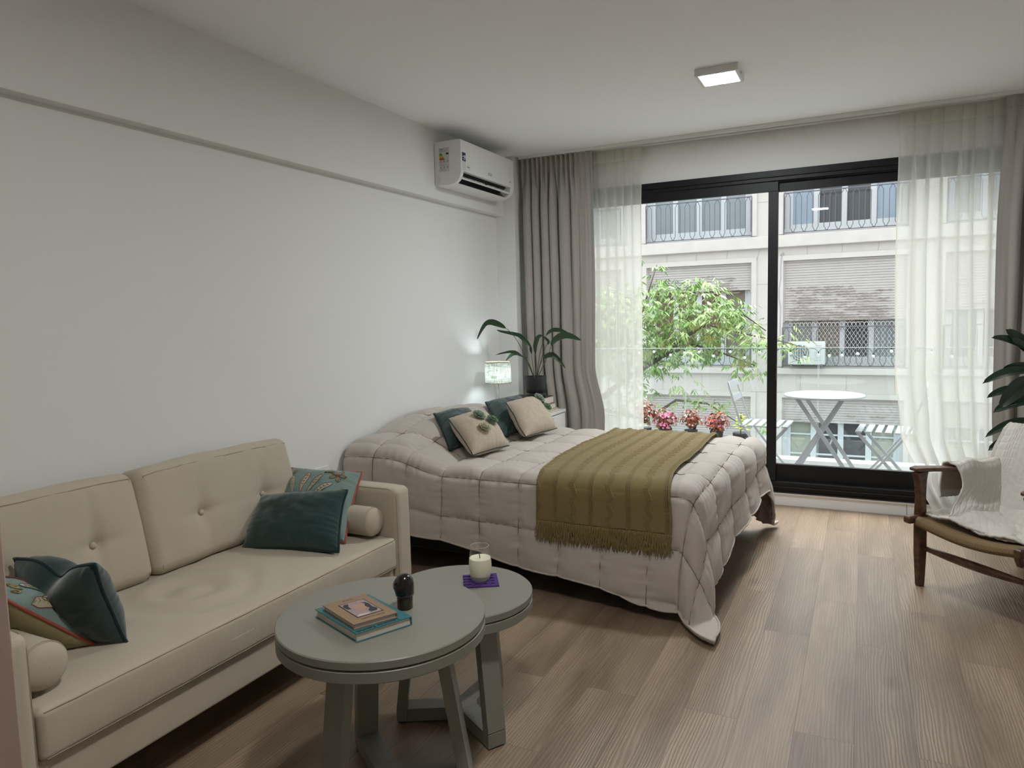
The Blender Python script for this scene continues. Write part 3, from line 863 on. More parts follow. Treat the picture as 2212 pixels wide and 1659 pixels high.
# ---------------------------------------------------------------- cushions from four corners
t_surf = {}
def cushion(name, label, cat, P, thick, m_front, m_back=None, m_pipe=None, pipe_r=.0055, seed=0, n=60, group=None, dent=0.03, dents=()):
    TL, TR, BR, BL = [Vector(P[k]) for k in ('TL', 'TR', 'BR', 'BL')]
    cen = (TL + TR + BR + BL) / 4
    nr = (TR - BL).cross(TL - BR).normalized()      # towards the front
    t = thing(name, label, cat, tuple(cen), group=group)
    def base(u, v):
        # u 0..1 left-right, v 0..1 top-bottom, edges drawn in between the corners
        p = TL * (1 - u) * (1 - v) + TR * u * (1 - v) + BR * u * v + BL * (1 - u) * v
        iu = dent * 4 * v * (1 - v) * (2 * u - 1) * abs(2 * u - 1) ** 2
        iv = dent * 4 * u * (1 - u) * (2 * v - 1) * abs(2 * v - 1) ** 2
        p = p - (TR - TL + BR - BL) * .5 * iu - (BL - TL + BR - TR) * .5 * iv
        w = .010 * nz(u * 2.2, v * 2.2, seed) * (1 if not dents else 1)
        for du, dv, rr, dd in dents:      # soft chop in the top edge
            p = p + (BL - TL) * dd * math.exp(-((u - du) / rr) ** 2) * math.exp(-((v - dv) / (rr * 2)) ** 2)
        return p + nr * w
    def prof(u, v):
        a = max(0.0, 1 - abs(2 * u - 1) ** 2.6); c = max(0.0, 1 - abs(2 * v - 1) ** 2.6)
        return (a * c) ** .52
    def side(sg):
        def fn(u, v):
            u = .5 - .5 * math.cos(math.pi * u) * (1 - .15 * math.sin(math.pi * u) ** 2); v = .5 - .5 * math.cos(math.pi * v) * (1 - .15 * math.sin(math.pi * v) ** 2)
            pr = prof(u, v)
            ed = min(u, 1 - u, v, 1 - v)
            wr = .007 * math.exp(-ed / .10) * nz(u * 24 if min(v, 1 - v) < min(u, 1 - u) else v * 24, seed, sg) * (pr > 0.05)
            bg_ = .009 * nz(u * 4, v * 4, seed + sg) + .005 * nz(u * 11, v * 9, seed + 5 * sg)
            return base(u, v) + nr * sg * (pr * (thick / 2 + bg_) + wr)
        return fn
    f = MB().grid(n, n, side(1)); f.uv = [(i / (n - 1), 1 - j / (n - 1)) for j in range(n) for i in range(n)]
    f.build('cushion_front', m_front, t, smooth=True)
    k = MB().grid(n, n, side(-1)); k.f = [tuple(reversed(q)) for q in k.f]
    k.build('cushion_back', m_back or m_front, t, smooth=True)
    if m_pipe:
        m_ = 26; pts = []
        for a, b_ in (((0, 0), (1, 0)), ((1, 0), (1, 1)), ((1, 1), (0, 1)), ((0, 1), (0, 0))):
            for i in range(m_):
                q = i / m_; pts.append(base(a[0] + (b_[0] - a[0]) * q, a[1] + (b_[1] - a[1]) * q))
        MB().tube(pts, pipe_r, n=8, closed=True).build('piping', m_pipe, t, smooth=True)
    def surf(u, v, lift=0.0):
        pr = prof(u, v); ed = min(u, 1 - u, v, 1 - v)
        wr = .007 * math.exp(-ed / .10) * nz(u * 24 if min(v, 1 - v) < min(u, 1 - u) else v * 24, seed, 1) * (pr > 0.05)
        bg_ = .009 * nz(u * 4, v * 4, seed + 1) + .005 * nz(u * 11, v * 9, seed + 5)
        return base(u, v) + nr * (pr * (thick / 2 + bg_) + wr + lift)
    t_surf[t.name] = surf
    return t, base, prof, nr

M_BACKF = M_OLIVEB
cushion('throw_cushion', 'dark teal velvet oblong cushion lying in front of the floral one on the sofa', 'cushion',
        dict(TL=(-2.448, 2.350, .622), TR=(-1.99, 2.412, .672), BR=(-1.908, 2.240, .462), BL=(-2.352, 2.150, .445)), .17, M_TEAL, None, M_TEALP, pipe_r=.006, seed=2)
def embroider(t):
    surf = t_surf[t.name]
    fills = {k: MB() for k in M_EMB}
    def shape(pts, fill, line, lw=.0013):
        c = (sum(p[0] for p in pts) / len(pts), sum(p[1] for p in pts) / len(pts)); n_ = len(pts)
        if fill:
            vs_ = []; R_ = 4
            for r_ in range(1, R_ + 1):
                for p in pts: vs_.append(surf(c[0] + (p[0] - c[0]) * r_ / R_, c[1] + (p[1] - c[1]) * r_ / R_, .0022))
            vs_.append(surf(c[0], c[1], .0022)); q = len(vs_) - 1
            fs_ = [(q, i, (i + 1) % n_) for i in range(n_)]
            for r_ in range(R_ - 1): fs_ += [(r_ * n_ + i, (r_ + 1) * n_ + i, (r_ + 1) * n_ + (i + 1) % n_, r_ * n_ + (i + 1) % n_) for i in range(n_)]
            fills[fill].add(vs_, fs_)
        if line: fills[line].tube([surf(p[0], p[1], .0026) for p in pts], lw, n=4, closed=True)
    def plume(cx, cy, ang, L_, w, line, inner, curl=.25):
        a = math.radians(ang); d = (math.sin(a), -math.cos(a)); s_ = (math.cos(a), math.sin(a)); pts = []
        for k in range(24):
            t_ = k / 12 if k < 12 else (24 - k) / 12; sg = 1 if k < 12 else -1
            ww = w * (math.sin(math.pi * min(1, t_ * .93 + .03)) ** .8) * (.45 + .75 * t_)
            cu = curl * L_ * t_ * t_
            pts.append((cx + d[0] * L_ * t_ + s_[0] * (sg * ww + cu), cy + d[1] * L_ * t_ + s_[1] * (sg * ww + cu)))
        shape(pts, 'cream', line)
        for j in range(4):
            t_ = .35 + .14 * j; cu = curl * L_ * t_ * t_
            for sg in (-1, 1):
                x = cx + d[0] * L_ * t_ + s_[0] * cu; y = cy + d[1] * L_ * t_ + s_[1] * cu
                fills[inner].tube([surf(x, y, .0030), surf(x + d[0] * .022 + s_[0] * sg * w * .45, y + d[1] * .022 + s_[1] * sg * w * .45, .0030)], [.0016, .0006], n=4)
    def blossom(cx, cy, r_, line, core):
        for k in range(5):
            a = k * 1.2566 + .3; plume(cx + .2 * r_ * math.sin(a), cy - .2 * r_ * math.cos(a), math.degrees(a), r_, r_ * .30, line, 'olive', 0)
        shape([(cx + r_ * .24 * math.cos(q * .785), cy + r_ * .24 * math.sin(q * .785)) for q in range(8)], core, None)
    for k, (ang, L_) in enumerate([(-62, .30), (-36, .34), (-10, .36), (14, .34), (38, .32), (64, .28)]):
        a = math.radians(ang); plume(.45 + .20 * math.sin(a), .72 - .22 * math.cos(a), ang * .8, L_, .040, ('brown', 'blue', 'red')[k % 3], ('brown', 'olive')[k % 2], .16)
    for R_, col in ((.17, 'red'), (.215, 'red')):
        fills[col].tube([surf(.45 + R_ * math.sin(a), .72 - R_ * math.cos(a), .0026) for a in [math.radians(-95 + 190 * i / 28) for i in range(29)]], .0014, n=4)
    for i in range(12):
        a = math.radians(-88 + 176 * i / 11); x, y = .45 + .193 * math.sin(a), .72 - .193 * math.cos(a)
        shape([(x + .014 * math.cos(q * .785), y + .014 * math.sin(q * .785)) for q in range(8)], ('red', 'olive')[i % 2], None)
    for i in range(7):
        a = math.radians(-80 + 160 * i / 6); x, y = .45 + .12 * math.sin(a), .74 - .12 * math.cos(a)
        shape([(x + (.018 if q % 2 else .007) * math.cos(q * .628), y + (.018 if q % 2 else .007) * math.sin(q * .628)) for q in range(10)], ('blue', 'red', 'olive')[i % 3], None)
    blossom(.80, .17, .085, 'brown', 'red'); blossom(.20, .88, .07, 'brown', 'red'); blossom(.86, .78, .075, 'red', 'blue')
    plume(.10, .62, -4, .34, .050, 'red', 'olive', -.15); plume(.14, .22, 20, .13, .03, 'olive', 'olive', .2); plume(.10, .20, -25, .11, .025, 'olive', 'brown', .2)
    plume(.92, .55, 10, .20, .030, 'brown', 'olive', -.3); plume(.62, .14, 70, .12, .020, 'brown', 'olive', .1)
    for k, mb in fills.items():
        if mb.v: absorb([c for c in t.children if c.name.startswith('cushion_front')][0], mb, M_EMB[k], parent_world(t))
fc1 = cushion('throw_cushion', 'pale teal cushion embroidered with flowers and red piping near the far sofa arm', 'cushion',
        dict(TL=(-2.500, 2.62, .690), TR=(-2.075, 2.625, .700), BR=(-1.975, 2.365, .452), BL=(-2.425, 2.36, .452)), .16, M_FLORAL, M_OLIVEB, M_RED, seed=5)[0]
embroider(fc1)
cushion('throw_cushion', 'dark teal velvet square cushion with a dented top edge at the near sofa end', 'cushion',
        dict(TL=(-2.36, 1.262, .690), TR=(-1.930, 1.236, .735), BR=(-1.982, 1.352, .446), BL=(-2.42, 1.365, .447)), .17, M_TEAL, None, M_TEALP, seed=9,
        dents=((.55, 0, .16, .17),))
fc2 = cushion('throw_cushion', 'pale teal floral cushion with olive back and red piping leaning on the near sofa arm', 'cushion',
        dict(TR=(-2.46, 1.06, .69), TL=(-2.05, 1.055, .69), BL=(-2.052, 1.295, .455), BR=(-2.46, 1.30, .455)), .15, M_FLORAL, M_OLIVEB, M_RED, pipe_r=.005, seed=14)[0]
embroider(fc2)

# ---------------------------------------------------------------- nesting tables
def nest_table(label, c, R, z, feet_r, ang, top_r, w=.066):
    t = thing('round_side_table', label, 'table', (c[0], c[1], 0), group=None)
    x, y = c
    MB().lathe([(R - .02, z - .026), (R - .004, z - .026), (R, z - .022), (R, z - .003), (R - .003, z), (R - .02, z), (.0005, z)], (x, y, 0), n=128).build('table_top', M_TABLE, t, bevel=0)
    for o in list(t.children): o.data.polygons.foreach_set('use_smooth', [True] * len(o.data.polygons)); md = o.modifiers.new('e', 'EDGE_SPLIT'); md.split_angle = math.radians(40)
    a = MB().lathe([(.001, z - .0285), (R - .012, z - .0285), (R - .003, z - .0285), (R, z - .031), (R, z - .058), (R - .003, z - .061), (R - .025, z - .061), (R - .025, z - .040), (.001, z - .040)], (x, y, 0), n=128).build('apron', M_TABLE, t, smooth=True)
    a.modifiers.new('e', 'EDGE_SPLIT').split_angle = math.radians(40)
    MB().lathe([(R - .008, z - .0285), (R - .008, z - .026)], (x, y, 0), n=96).build('shadow_gap', M_DARKPL, t)
    for k in range(3):
        A = math.radians(ang + 120 * k); d = Vector((math.cos(A), math.sin(A), 0)); s_ = Vector((-d.y, d.x, 0))
        C_ = Vector((x, y, 0))
        f_ = C_ + d * (feet_r - .018)
        g = C_ + d * (top_r)
        MB().bar(f_ + Vector((0, 0, .053)), g + Vector((0, 0, z - .0405)), w, .036, side=s_).build('leg', M_TABLE, t, bevel=.0015)
        MB().bar(C_ + d * (.037) + Vector((0, 0, .028)), C_ + d * (feet_r - .0365) + Vector((0, 0, .028)), w, .046, side=s_).build('base_bar', M_TABLE, t, bevel=.001)
        MB().bar(C_ + d * (feet_r - .018) + Vector((0, 0, .005)), C_ + d * (feet_r - .018) + Vector((0, 0, .0525)), w, .036, side=s_).build('foot', M_TABLE, t, bevel=.0015)
        MB().bar(C_ + d * (feet_r - .018), C_ + d * (feet_r - .018) + Vector((0, 0, .005)), w * .8, .026, side=s_).build('foot_pad', M_DARKPL, t)
    h = MB(); pts = []
    for k in range(3):
        A = math.radians(ang + 120 * k); d = Vector((math.cos(A), math.sin(A), 0)); s_ = Vector((-d.y, d.x, 0))
        pts += [Vector((x, y, 0)) + d * .037 - s_ * w / 2, Vector((x, y, 0)) + d * .037 + s_ * w / 2]
    h.add([p + Vector((0, 0, .005)) for p in pts] + [p + Vector((0, 0, .051)) for p in pts],
          [tuple(reversed(range(6))), tuple(range(6, 12))] + [(i, (i + 1) % 6, 6 + (i + 1) % 6, 6 + i) for i in range(6)])
    h.build('base_hub', M_TABLE, t)
    return t
nest_table('larger and taller grey green round side table holding the stacked books', (-1.259, 1.657), .303, .540, .250, 24, .165, w=.070)
nest_table('smaller and lower grey green round side table holding the candle', (-1.243, 2.080), .252, .460, .232, -32, .165, w=.066)

# ---------------------------------------------------------------- books on the table
def book(label, P, z0, z1, cover, pages, spine_edge, name='book', texts=(), group=None):
    """P: four corners in order a,b,c,d; the spine lies on edge a-b"""
    a, b_, c, d = [Vector((*p, 0)) for p in P]
    cen = (a + b_ + c + d) / 4
    t = thing(name, label, 'book', (cen.x, cen.y, z0), group=group)
    ex = (b_ - a).normalized(); ey = (d - a).normalized()
    def slab(za, zb, ins=0.0, spine_in=0.0):
        q = [a + ex * ins + ey * spine_in, b_ - ex * ins + ey * spine_in, c - ex * ins - ey * ins, d + ex * ins - ey * ins]
        mb = MB(); mb.add([p + Vector((0, 0, za)) for p in q] + [p + Vector((0, 0, zb)) for p in q],
                          [(0, 3, 2, 1), (4, 5, 6, 7), (0, 1, 5, 4), (1, 2, 6, 5), (2, 3, 7, 6), (3, 0, 4, 7)])
        return mb
    ct = .0025
    slab(z0, z0 + ct).build('back_cover', cover, t, bevel=.0006)
    slab(z1 - ct, z1).build('front_cover', cover, t, bevel=.0006)
    slab(z0 + ct, z1 - ct, .004, .004).build('page_block', pages, t)
    sp = MB()
    q = [a, b_, b_ + ey * .003, a + ey * .003]
    sp.add([p + Vector((0, 0, z0 + ct)) for p in q] + [p + Vector((0, 0, z1 - ct)) for p in q], [(0, 3, 2, 1), (4, 5, 6, 7), (0, 1, 5, 4), (1, 2, 6, 5), (2, 3, 7, 6), (3, 0, 4, 7)])
    sp.build('spine', cover, t)
    return t, ex, ey
tl, tb, trr = Vector((-1.421, 1.553)), Vector((-1.204, 1.467)), Vector((-1.129, 1.621))
tt = tl + trr - tb
bk, ex, ey = book('large teal hardback book at the bottom of the table stack', (trr, tt, tl, tb), .540, .566, M_BKTEAL, M_PAPER, 0)
# title runs along the visible strip beside the upper book, upside down to the viewer
dirx = (tb - trr).normalized()
text('cover_title', 'Leonardo Reinrich', .017, frame_of((-1.1815, 1.534, .5663), (dirx.x, dirx.y, 0), (-dirx.y, dirx.x, 0)), M_INK, bk, bold=.0004)
bl_, bt, brr, bb_ = Vector((-1.392, 1.553)), Vector((-1.333, 1.672)), Vector((-1.160, 1.597)), Vector((-1.223, 1.482))
bk2, ex, ey = book('smaller brown book with a framed picture on top of the teal one', (bt, brr, bb_, bl_), .566, .582, M_BKBROWN, M_PAPER, 0)
def quad(mb, pts, z, h=.0006):
    mb.add([(p[0], p[1], z) for p in pts] + [(p[0], p[1], z + h) for p in pts], [(0, 3, 2, 1), (4, 5, 6, 7), (0, 1, 5, 4), (1, 2, 6, 5), (2, 3, 7, 6), (3, 0, 4, 7)])
    return mb
pc = Vector((-1.276, 1.580)); pu = (brr - bt).normalized(); pv = (bt - bl_).normalized()
def pq(u, v): return pc + pu * u + pv * v
quad(MB(), [pq(-.058, -.040), pq(.058, -.040), pq(.058, .040), pq(-.058, .040)], .582).build('picture_frame', M_INK, bk2)
quad(MB(), [pq(-.055, -.037), pq(.055, -.037), pq(.055, .037), pq(-.055, .037)], .5826, .0003).build('cover_picture', mat('picture_mauve', (.30, .22, .23), .5, var=.3, vscale=60), bk2)
pm = MB()     # generic reclining figure on dark hair
fg = [(-.018, .008), (-.005, .017), (.010, .013), (.022, .020), (.030, .013), (.026, .002), (.036, -.010), (.020, -.019), (.004, -.012), (-.012, -.014), (-.022, -.003)]
pm.add([(*pq(-u * 1, v), .58295) for u, v in fg], [tuple(range(len(fg)))])
pm.build('picture_figure', mat('picture_skin', (.42, .24, .17), .5, var=.15, vscale=90), bk2)
pm = MB()
fg = [(-.045, .028), (-.030, .036), (-.012, .030), (.012, .034), (.030, .030), (.034, .018), (.022, .024), (.004, .016), (-.016, .020), (-.030, .008), (-.044, .010)]
pm.add([(*pq(-u, v * 1), .58297) for u, v in fg], [tuple(range(len(fg)))])
fg = [(.006, -.024), (.030, -.022), (.046, -.014), (.050, -.026), (.036, -.036), (.012, -.034)]
pm.add([(*pq(-u, v), .58297) for u, v in fg], [tuple(range(len(fg)))])
pm.build('picture_dark', M_INK, bk2)
pm = MB(); fg = [(-.052, .000), (-.046, .006), (-.040, -.026), (-.046, -.034), (-.052, -.030)]
pm.add([(*pq(-u, v), .58297) for u, v in fg], [tuple(range(len(fg)))]); pm.build('picture_light', M_BKCREAM, bk2)
tx = (bb_ - brr).normalized(); ty = pu
text('cover_lettering', 'AMNET FALCROFT', .0085, frame_of((*(pc + pu * .0725), .5822), (tx.x, tx.y, 0), (ty.x, ty.y, 0)), M_INKB, bk2)
text('cover_lettering', 'THE NOVELS', .0055, frame_of((*(pc - pu * .078), .5822), (tx.x, tx.y, 0), (ty.x, ty.y, 0)), M_INKB, bk2)

# ---------------------------------------------------------------- deodorant, candle, coaster
d0 = thing('roll_on_bottle', 'small dark bottle with a glossy black domed cap on the larger table', 'bottle', (-1.216, 1.714, .540))
d0c = (-1.216, 1.714, .540)
MB().lathe([(.0195, 0), (.0225, .003), (.0232, .03), (.0232, .038), (.020, .041)], d0c, n=40).build('bottle_body', M_BOTTLE, d0, smooth=True)
lp = MB()
lp.grid(12, 8, lambda u, v: (d0c[0] + .0236 * math.cos(math.radians(-160 + 62 * u)), d0c[1] + .0236 * math.sin(math.radians(-160 + 62 * u)), d0c[2] + .003 + .034 * v))
vs_ = lp.v; lp.v = [p for p in vs_]
lp.build('bottle_label', M_FIG, d0, smooth=True)
cp = MB(); prof_ = [(.0225, .040), (.0275, .042), (.0285, .050), (.0288, .066), (.0282, .078), (.0250, .090), (.0190, .0995), (.010, .1045), (.0006, .106)]
cp.lathe(prof_, d0c, n=48)
def capwarp(p):
    x, y, z = p; zz = z - d0c[2]
    k = sstep(.060, .066, zz) * (1 - sstep(.082, .096, zz))
    dx, dy = x - d0c[0], y - d0c[1]; a = math.atan2(dy, dx)
    fac = math.exp(-((a - math.radians(205 - 360)) / .55) ** 2)
    g = 1 + .20 * k * fac
    return (d0c[0] + dx * g, d0c[1] + dy * g, z)
cp.v = [capwarp(p) for p in cp.v]
cp.build('domed_cap', mat('gloss_black', (.008, .008, .009), .18, coat=.3), d0, smooth=True)
cc = (-1.214, 2.178, .460)
co = thing('felt_coaster', 'purple cut-out felt coaster under the candle glass', 'coaster', cc)
m_ = MB(); A = math.radians(32); cx, cy = cc[0], cc[1]
U = Vector((math.cos(A), math.sin(A))); V = Vector((-U.y, U.x)); h = .062
N_ = 9; step = 2 * h / N_
for i in range(N_):
    for j in range(N_):
        hole = (i % 2 == 1 and j % 2 == 1)
        if (i in (0, N_ - 1) and j % 2 == 1 and i == 0) or hole: continue
        p = [Vector((cx, cy)) + U * (-h + step * (i + a)) + V * (-h + step * (j + b_)) for a, b_ in ((0, 0), (1, 0), (1, 1), (0, 1))]
        quad(m_, p, .460, .004)
m_.build('felt_sheet', M_PURPLE, co)
cz = .4645; ca = (cc[0], cc[1], cz)
ca_t = thing('candle_glass', 'clear glass tumbler holding a cream candle on the smaller table', 'candle', ca)
gl_prof = [(0.00064, 0.00000), (0.02794, 0.00000), (0.03238, 0.00381), (0.03810, 0.02286), (0.04127, 0.04572), (0.04127, 0.06350), (0.03873, 0.08636), (0.03429, 0.11430), (0.03238, 0.12700)]
MB().lathe(gl_prof, ca, n=64, caps=False).build('glass_tumbler', pane_mat('tumbler_glass', (.985, .99, .98)), ca_t, smooth=True)
MB().tube([(ca[0] + .0324 * math.cos(2 * math.pi * k / 48), ca[1] + .0324 * math.sin(2 * math.pi * k / 48), cz + .127) for k in range(48)], .0005, n=6, closed=True).build('glass_rim', mat('rim_glass', (.7, .72, .7), .1), ca_t, smooth=True)
MB().lathe([(0.00064, 0.00127), (0.02540, 0.00127), (0.03048, 0.00635), (0.02794, 0.01270), (0.00064, 0.01270)], ca, n=48).build('glass_foot', mat('thick_glass', (.55, .56, .52), .08, spec=.8), ca_t, smooth=True)
MB().lathe([(0.00064, 0.01334), (0.03365, 0.01334), (0.03708, 0.02286), (0.04000, 0.04572), (0.04000, 0.06350), (0.03835, 0.08001), (0.03746, 0.08382), (0.03429, 0.08192), (0.00064, 0.08065)], ca, n=64).build('wax', M_WAX, ca_t, smooth=True)
MB().tube([(ca[0], ca[1], cz + .080), (ca[0] - .001, ca[1], cz + .089), (ca[0] - .003, ca[1] + .001, cz + .097)], .0016, n=6).build('wick', M_WICK, ca_t)

# ---------------------------------------------------------------- bed
bed = thing('bed', 'dark upholstered bed base and mattress under the beige quilt', 'bed', (-1.68, 3.95, 0))
MB().rbox(-2.655, -.80, 3.33, 4.58, .10, .335, .02, m=6).build('bed_base', M_BASE, bed, smooth=True)
MB().rbox(-2.655, -.79, 3.32, 4.59, .34, .555, .05, m=6).build('mattress', fabric('mattress_cloth', (.45, .43, .40)), bed, smooth=True)
for x in (-2.5, -.92):
    for y in (3.45, 4.46): MB().lathe([(.02, 0), (.03, .101)], (x, y, 0), n=16).build('leg', M_DARKPL, bed)

X0, RAD, ZT = -2.655, .075, .600
YN, YFa = 3.275, 4.600
def foot_x(y): return -.735 + .085 * (y - 3.25)
def profile(s):
    if s <= 0: return s, 0.0
    if s < RAD * math.pi / 2:
        a = s / RAD; return RAD * math.sin(a), RAD * (1 - math.cos(a))
    q = s - RAD * math.pi / 2
    return RAD + .10 * q, RAD + .992 * q
PA, PB = .225, .300
A0 = -1.10 - 7 * PA           # seam grid origin along the bed
B0 = YN - .08                 # first seam below the near top edge
AFOOT = .47                   # sheet hanging over the foot end
def hang_near(a): return .375 + .165 * sstep(-2.55, -1.0, a) + .045 * sstep(-1.15, -.75, a) - .012 * math.sin(a * 9)
def side_pitch(a): return .205 + .035 * sstep(-2.3, -1.0, a)
BN, BF = .62, .56
def head_bump(x, y):
    gx = sstep(-1.98, -2.36, x) * (1 - .12 * sstep(-2.5, -2.66, x))
    gy = .62 * sstep(3.12, 3.34, y) + .38 * sstep(3.3, 4.05, y) - .42 * sstep(4.25, 4.80, y)
    return .195 * gx * gy + .018 * gx * math.sin(y * 7)
def quilt_point(a, b, puff=1.0, lift=0.0, wrinkle=1.0):
    """a: distance along the bed (world x when flat), b: across (world y when flat)"""
    y_ref = min(max(b, YN), YFa)
    fx = foot_x(y_ref)
    sa = a - fx
    if b < YN: sb, sg, yb = YN - b, -1, YN
    elif b > YFa: sb, sg, yb = b - YFa, 1, YFa
    else: sb, sg, yb = max(YN - b, b - YFa), 0, b
    if sa > 0 and sb > 0:
        r = math.hypot(sa, sb); th = math.atan2(sb, sa)
        th2 = th - .09 * math.sin(4 * th) * sstep(.1, .5, r)
        o, d = profile(r)
        o += .14 * max(0, r - .12) * math.sin(2 * th) ** 2
        if d > .560: o += (d - .560) * .75; d = .560 + .03 * (d - .560)
        x = fx + o * math.cos(th2) * (1 - .15 * math.sin(th2) * sstep(.1, .5, r) * (sg < 0)); y = yb + sg * o * math.sin(th2) * (1 + .25 * math.sin(th2) * sstep(.1, .5, r) * (sg < 0)); z = ZT - d
        nrm = Vector((math.cos(th2), sg * math.sin(th2), 0)) * min(1, r / .1) + Vector((0, 0, 1)) * max(0, 1 - r / .1)
        drop = d
    elif sa > 0:
        o, d = profile(sa)
        x = fx + o + .03 * d * math.sin(b * 8) * sstep(YN, YN + .3, b) * (1 - sstep(YFa - .3, YFa, b)); y = b; z = ZT - d
        k = min(1, sa / .1); nrm = Vector((k, 0, 1 - k)); drop = d
    elif sb > 0:
        o, d = profile(sb)
        nf = sstep(fx - .40, fx, a)
        x = a; y = yb + sg * (o * (1 + .25 * nf * sstep(.1, .5, sb) * (sg < 0)) + .05 * d * math.sin(a * 5.3 + 1) * (1 - nf)); z = ZT - d
        k = min(1, sb / .1); nrm = Vector((0, sg * k, 1 - k)); drop = d
    else:
        x, y, z = a, b, ZT; nrm = Vector((0, 0, 1)); drop = 0
    z += head_bump(x, max(y, 3.2) if sb <= 0 or sg > 0 else YN - .0) * max(0, 1 - drop / .42)
    # crown of the mattress, softness near the edges
    # quilted squares
    fa = ((a - A0) / PA) % 1.0; fb = ((b - B0) / (PB if b >= B0 else side_pitch(a))) % 1.0
    pa = 1 - abs(2 * fa - 1) ** 5; pb = 1 - abs(2 * fb - 1) ** 5
    ra = 1 - (2 * fa - 1) ** 2; rb_ = 1 - (2 * fb - 1) ** 2
    comp = 1.0
    if puff == 1.0:      # pressed flat under the throw
        comp = 1 - .72 * sstep(-1.52, -1.46, a) * (1 - sstep(-.80, -.74, a)) * sstep(YN - .33, YN - .24, b)
    h = (.016 * (max(pa, 0) * max(pb, 0)) ** .6 + .009 * ra * rb_) * puff * comp
    if wrinkle:
        near_a = math.exp(-min(fa, 1 - fa) * PA / .035); near_b = math.exp(-min(fb, 1 - fb) * PB / .035)
        h += wrinkle * .010 * near_b * nz(a * 48, b * 5, 1.7) * (1 - .8 * near_a)
        h += wrinkle * .008 * near_a * nz(b * 48, a * 5, 7.7) * (1 - .8 * near_b)
        h += comp * wrinkle * .006 * nz(a * 7, b * 7, 3.1) + .003 * wrinkle * nz(a * 17 + b * 6, b * 9, 9)
    nrm.normalize()
    p = Vector((x, y, z)) + nrm * (h + lift)
    if p.z < .022 + lift: p.z = .022 + lift + .0
    return p
quilt = MB(); NA, NB = 300, 330
aa = [X0 + (foot_x(3.9) + AFOOT - X0) * i / (NA - 1) for i in range(NA)]
b_lo, b_hi = YN - BN, YFa + BF
def sheet(i, j, lift=0.0, puff=1.0, wr=1.0):
    u = i / (NA - 1); v = j / (NB - 1)
    # near hem and foot hem are irregular: the sheet itself is trimmed by stretching the coordinates
    a_end = -.735 + .10 + .40 + .04 * math.sin(v * 9) - .06 * math.exp(-((v - .75) / .12) ** 2)
    a = X0 + (a_end - X0) * u
    bl_ = YN - hang_near(a)
    b = bl_ + (b_hi - bl_) * v
    return a, b
vs_ = []
for j in range(NB):
    for i in range(NA):
        a, b = sheet(i, j); vs_.append(quilt_point(a, b))
fs_ = [(j * NA + i, j * NA + i + 1, (j + 1) * NA + i + 1, (j + 1) * NA + i) for j in range(NB - 1) for i in range(NA - 1)]
quilt.add(vs_, fs_)
qt = thing('quilt', 'beige puffy quilted comforter spread over the bed', 'comforter', (-1.68, 3.95, .6))
qo = quilt.build('quilt_top', [M_QUILT, M_QUILTU], qt, smooth=True)
md = qo.modifiers.new('solid', 'SOLIDIFY'); md.thickness = .014; md.offset = -1; md.material_offset = 1; md.material_offset_rim = 0
# stitched seams
se = MB()
def run(fn, n, r=.0022):
    pts = [fn(i / (n - 1)) for i in range(n)]
    se.tube(pts, r, n=4, caps=False)
k = 0
for q in range(0, 14):
    a = A0 + q * PA
    if X0 + .02 < a < -.26:
        bl_ = YN - hang_near(a)
        run(lambda t: quilt_point(a + 1e-6, bl_ + (b_hi - bl_) * t, 1.0, .0030), 300)
for q in range(-2, 8):
    bq = lambda a_: B0 + q * (PB if q >= 0 else side_pitch(a_))
    b = bq(-1.5)
    if b < b_hi:
        def fn(t):
            a_ = X0 + (-.26 - X0) * t
            return quilt_point(a_, bq(a_) + 1e-6, 1.0, .0030)
        def ok(a_): return bq(a_) > YN - hang_near(a_) + .004
        if all(ok(X0 + 2.3 * i / 40) for i in range(41)): run(fn, 300)
        else: print('skip seam', q)
# hem piping
hp = []
hem = [sheet(i, 0) for i in range(0, NA, 2)] + [sheet(NA - 1, j) for j in range(0, NB, 2)]
se2 = MB(); se2.tube([quilt_point(a, b, 1, .0) for a, b in hem], .0055, n=6)
se2.build('hem_piping', M_QUILT, qt, smooth=True)
se.build('quilt_stitching', M_SEAM, qt)

# ---------------------------------------------------------------- knitted throw across the bed
th = thing('fringed_throw', 'olive knitted throw with zigzag ribs and fringe laid across the foot of the bed', 'throw', (-1.13, 3.9, .62))
TH_B0, TH_B1 = YN - .243, YFa + .16
def th_edge(b):
    t = (b - TH_B0) / (TH_B1 - TH_B0)
    xl_ = -1.43 - .07 * sstep(0, .35, t) - .00 * t + .010 * math.sin(b * 6)
    xr_ = -.762 - .045 * sstep(0, .25, t) - .02 * t + .006 * math.sin(b * 8 + 1)
    return xl_, xr_
WT = .69
stripes = [('z', .004), ('s', .105), ('z', .20), ('s', .295), ('z', .39), ('s', .485), ('z', .58), ('s', .672)]
def rib(p, q):
    """p: metres from the left edge, q: metres along the throw"""
    h = 0.0
    for kind, c in stripes:
        if abs(p - c) > .034: continue
        if kind == 'z':
            tri = abs(((q / .072) % 1.0) * 2 - 1) * 2 - 1
            cc_ = c + .011 * tri
        else: cc_ = c
        d = p - cc_
        for o in (-.0085, 0, .0085):
            h = max(h, math.exp(-((d - o) / .0026) ** 2) * (.62 + .38 * math.sin(q * 2 * math.pi / .0095)))
    return h
NP, NQ = 380, 460
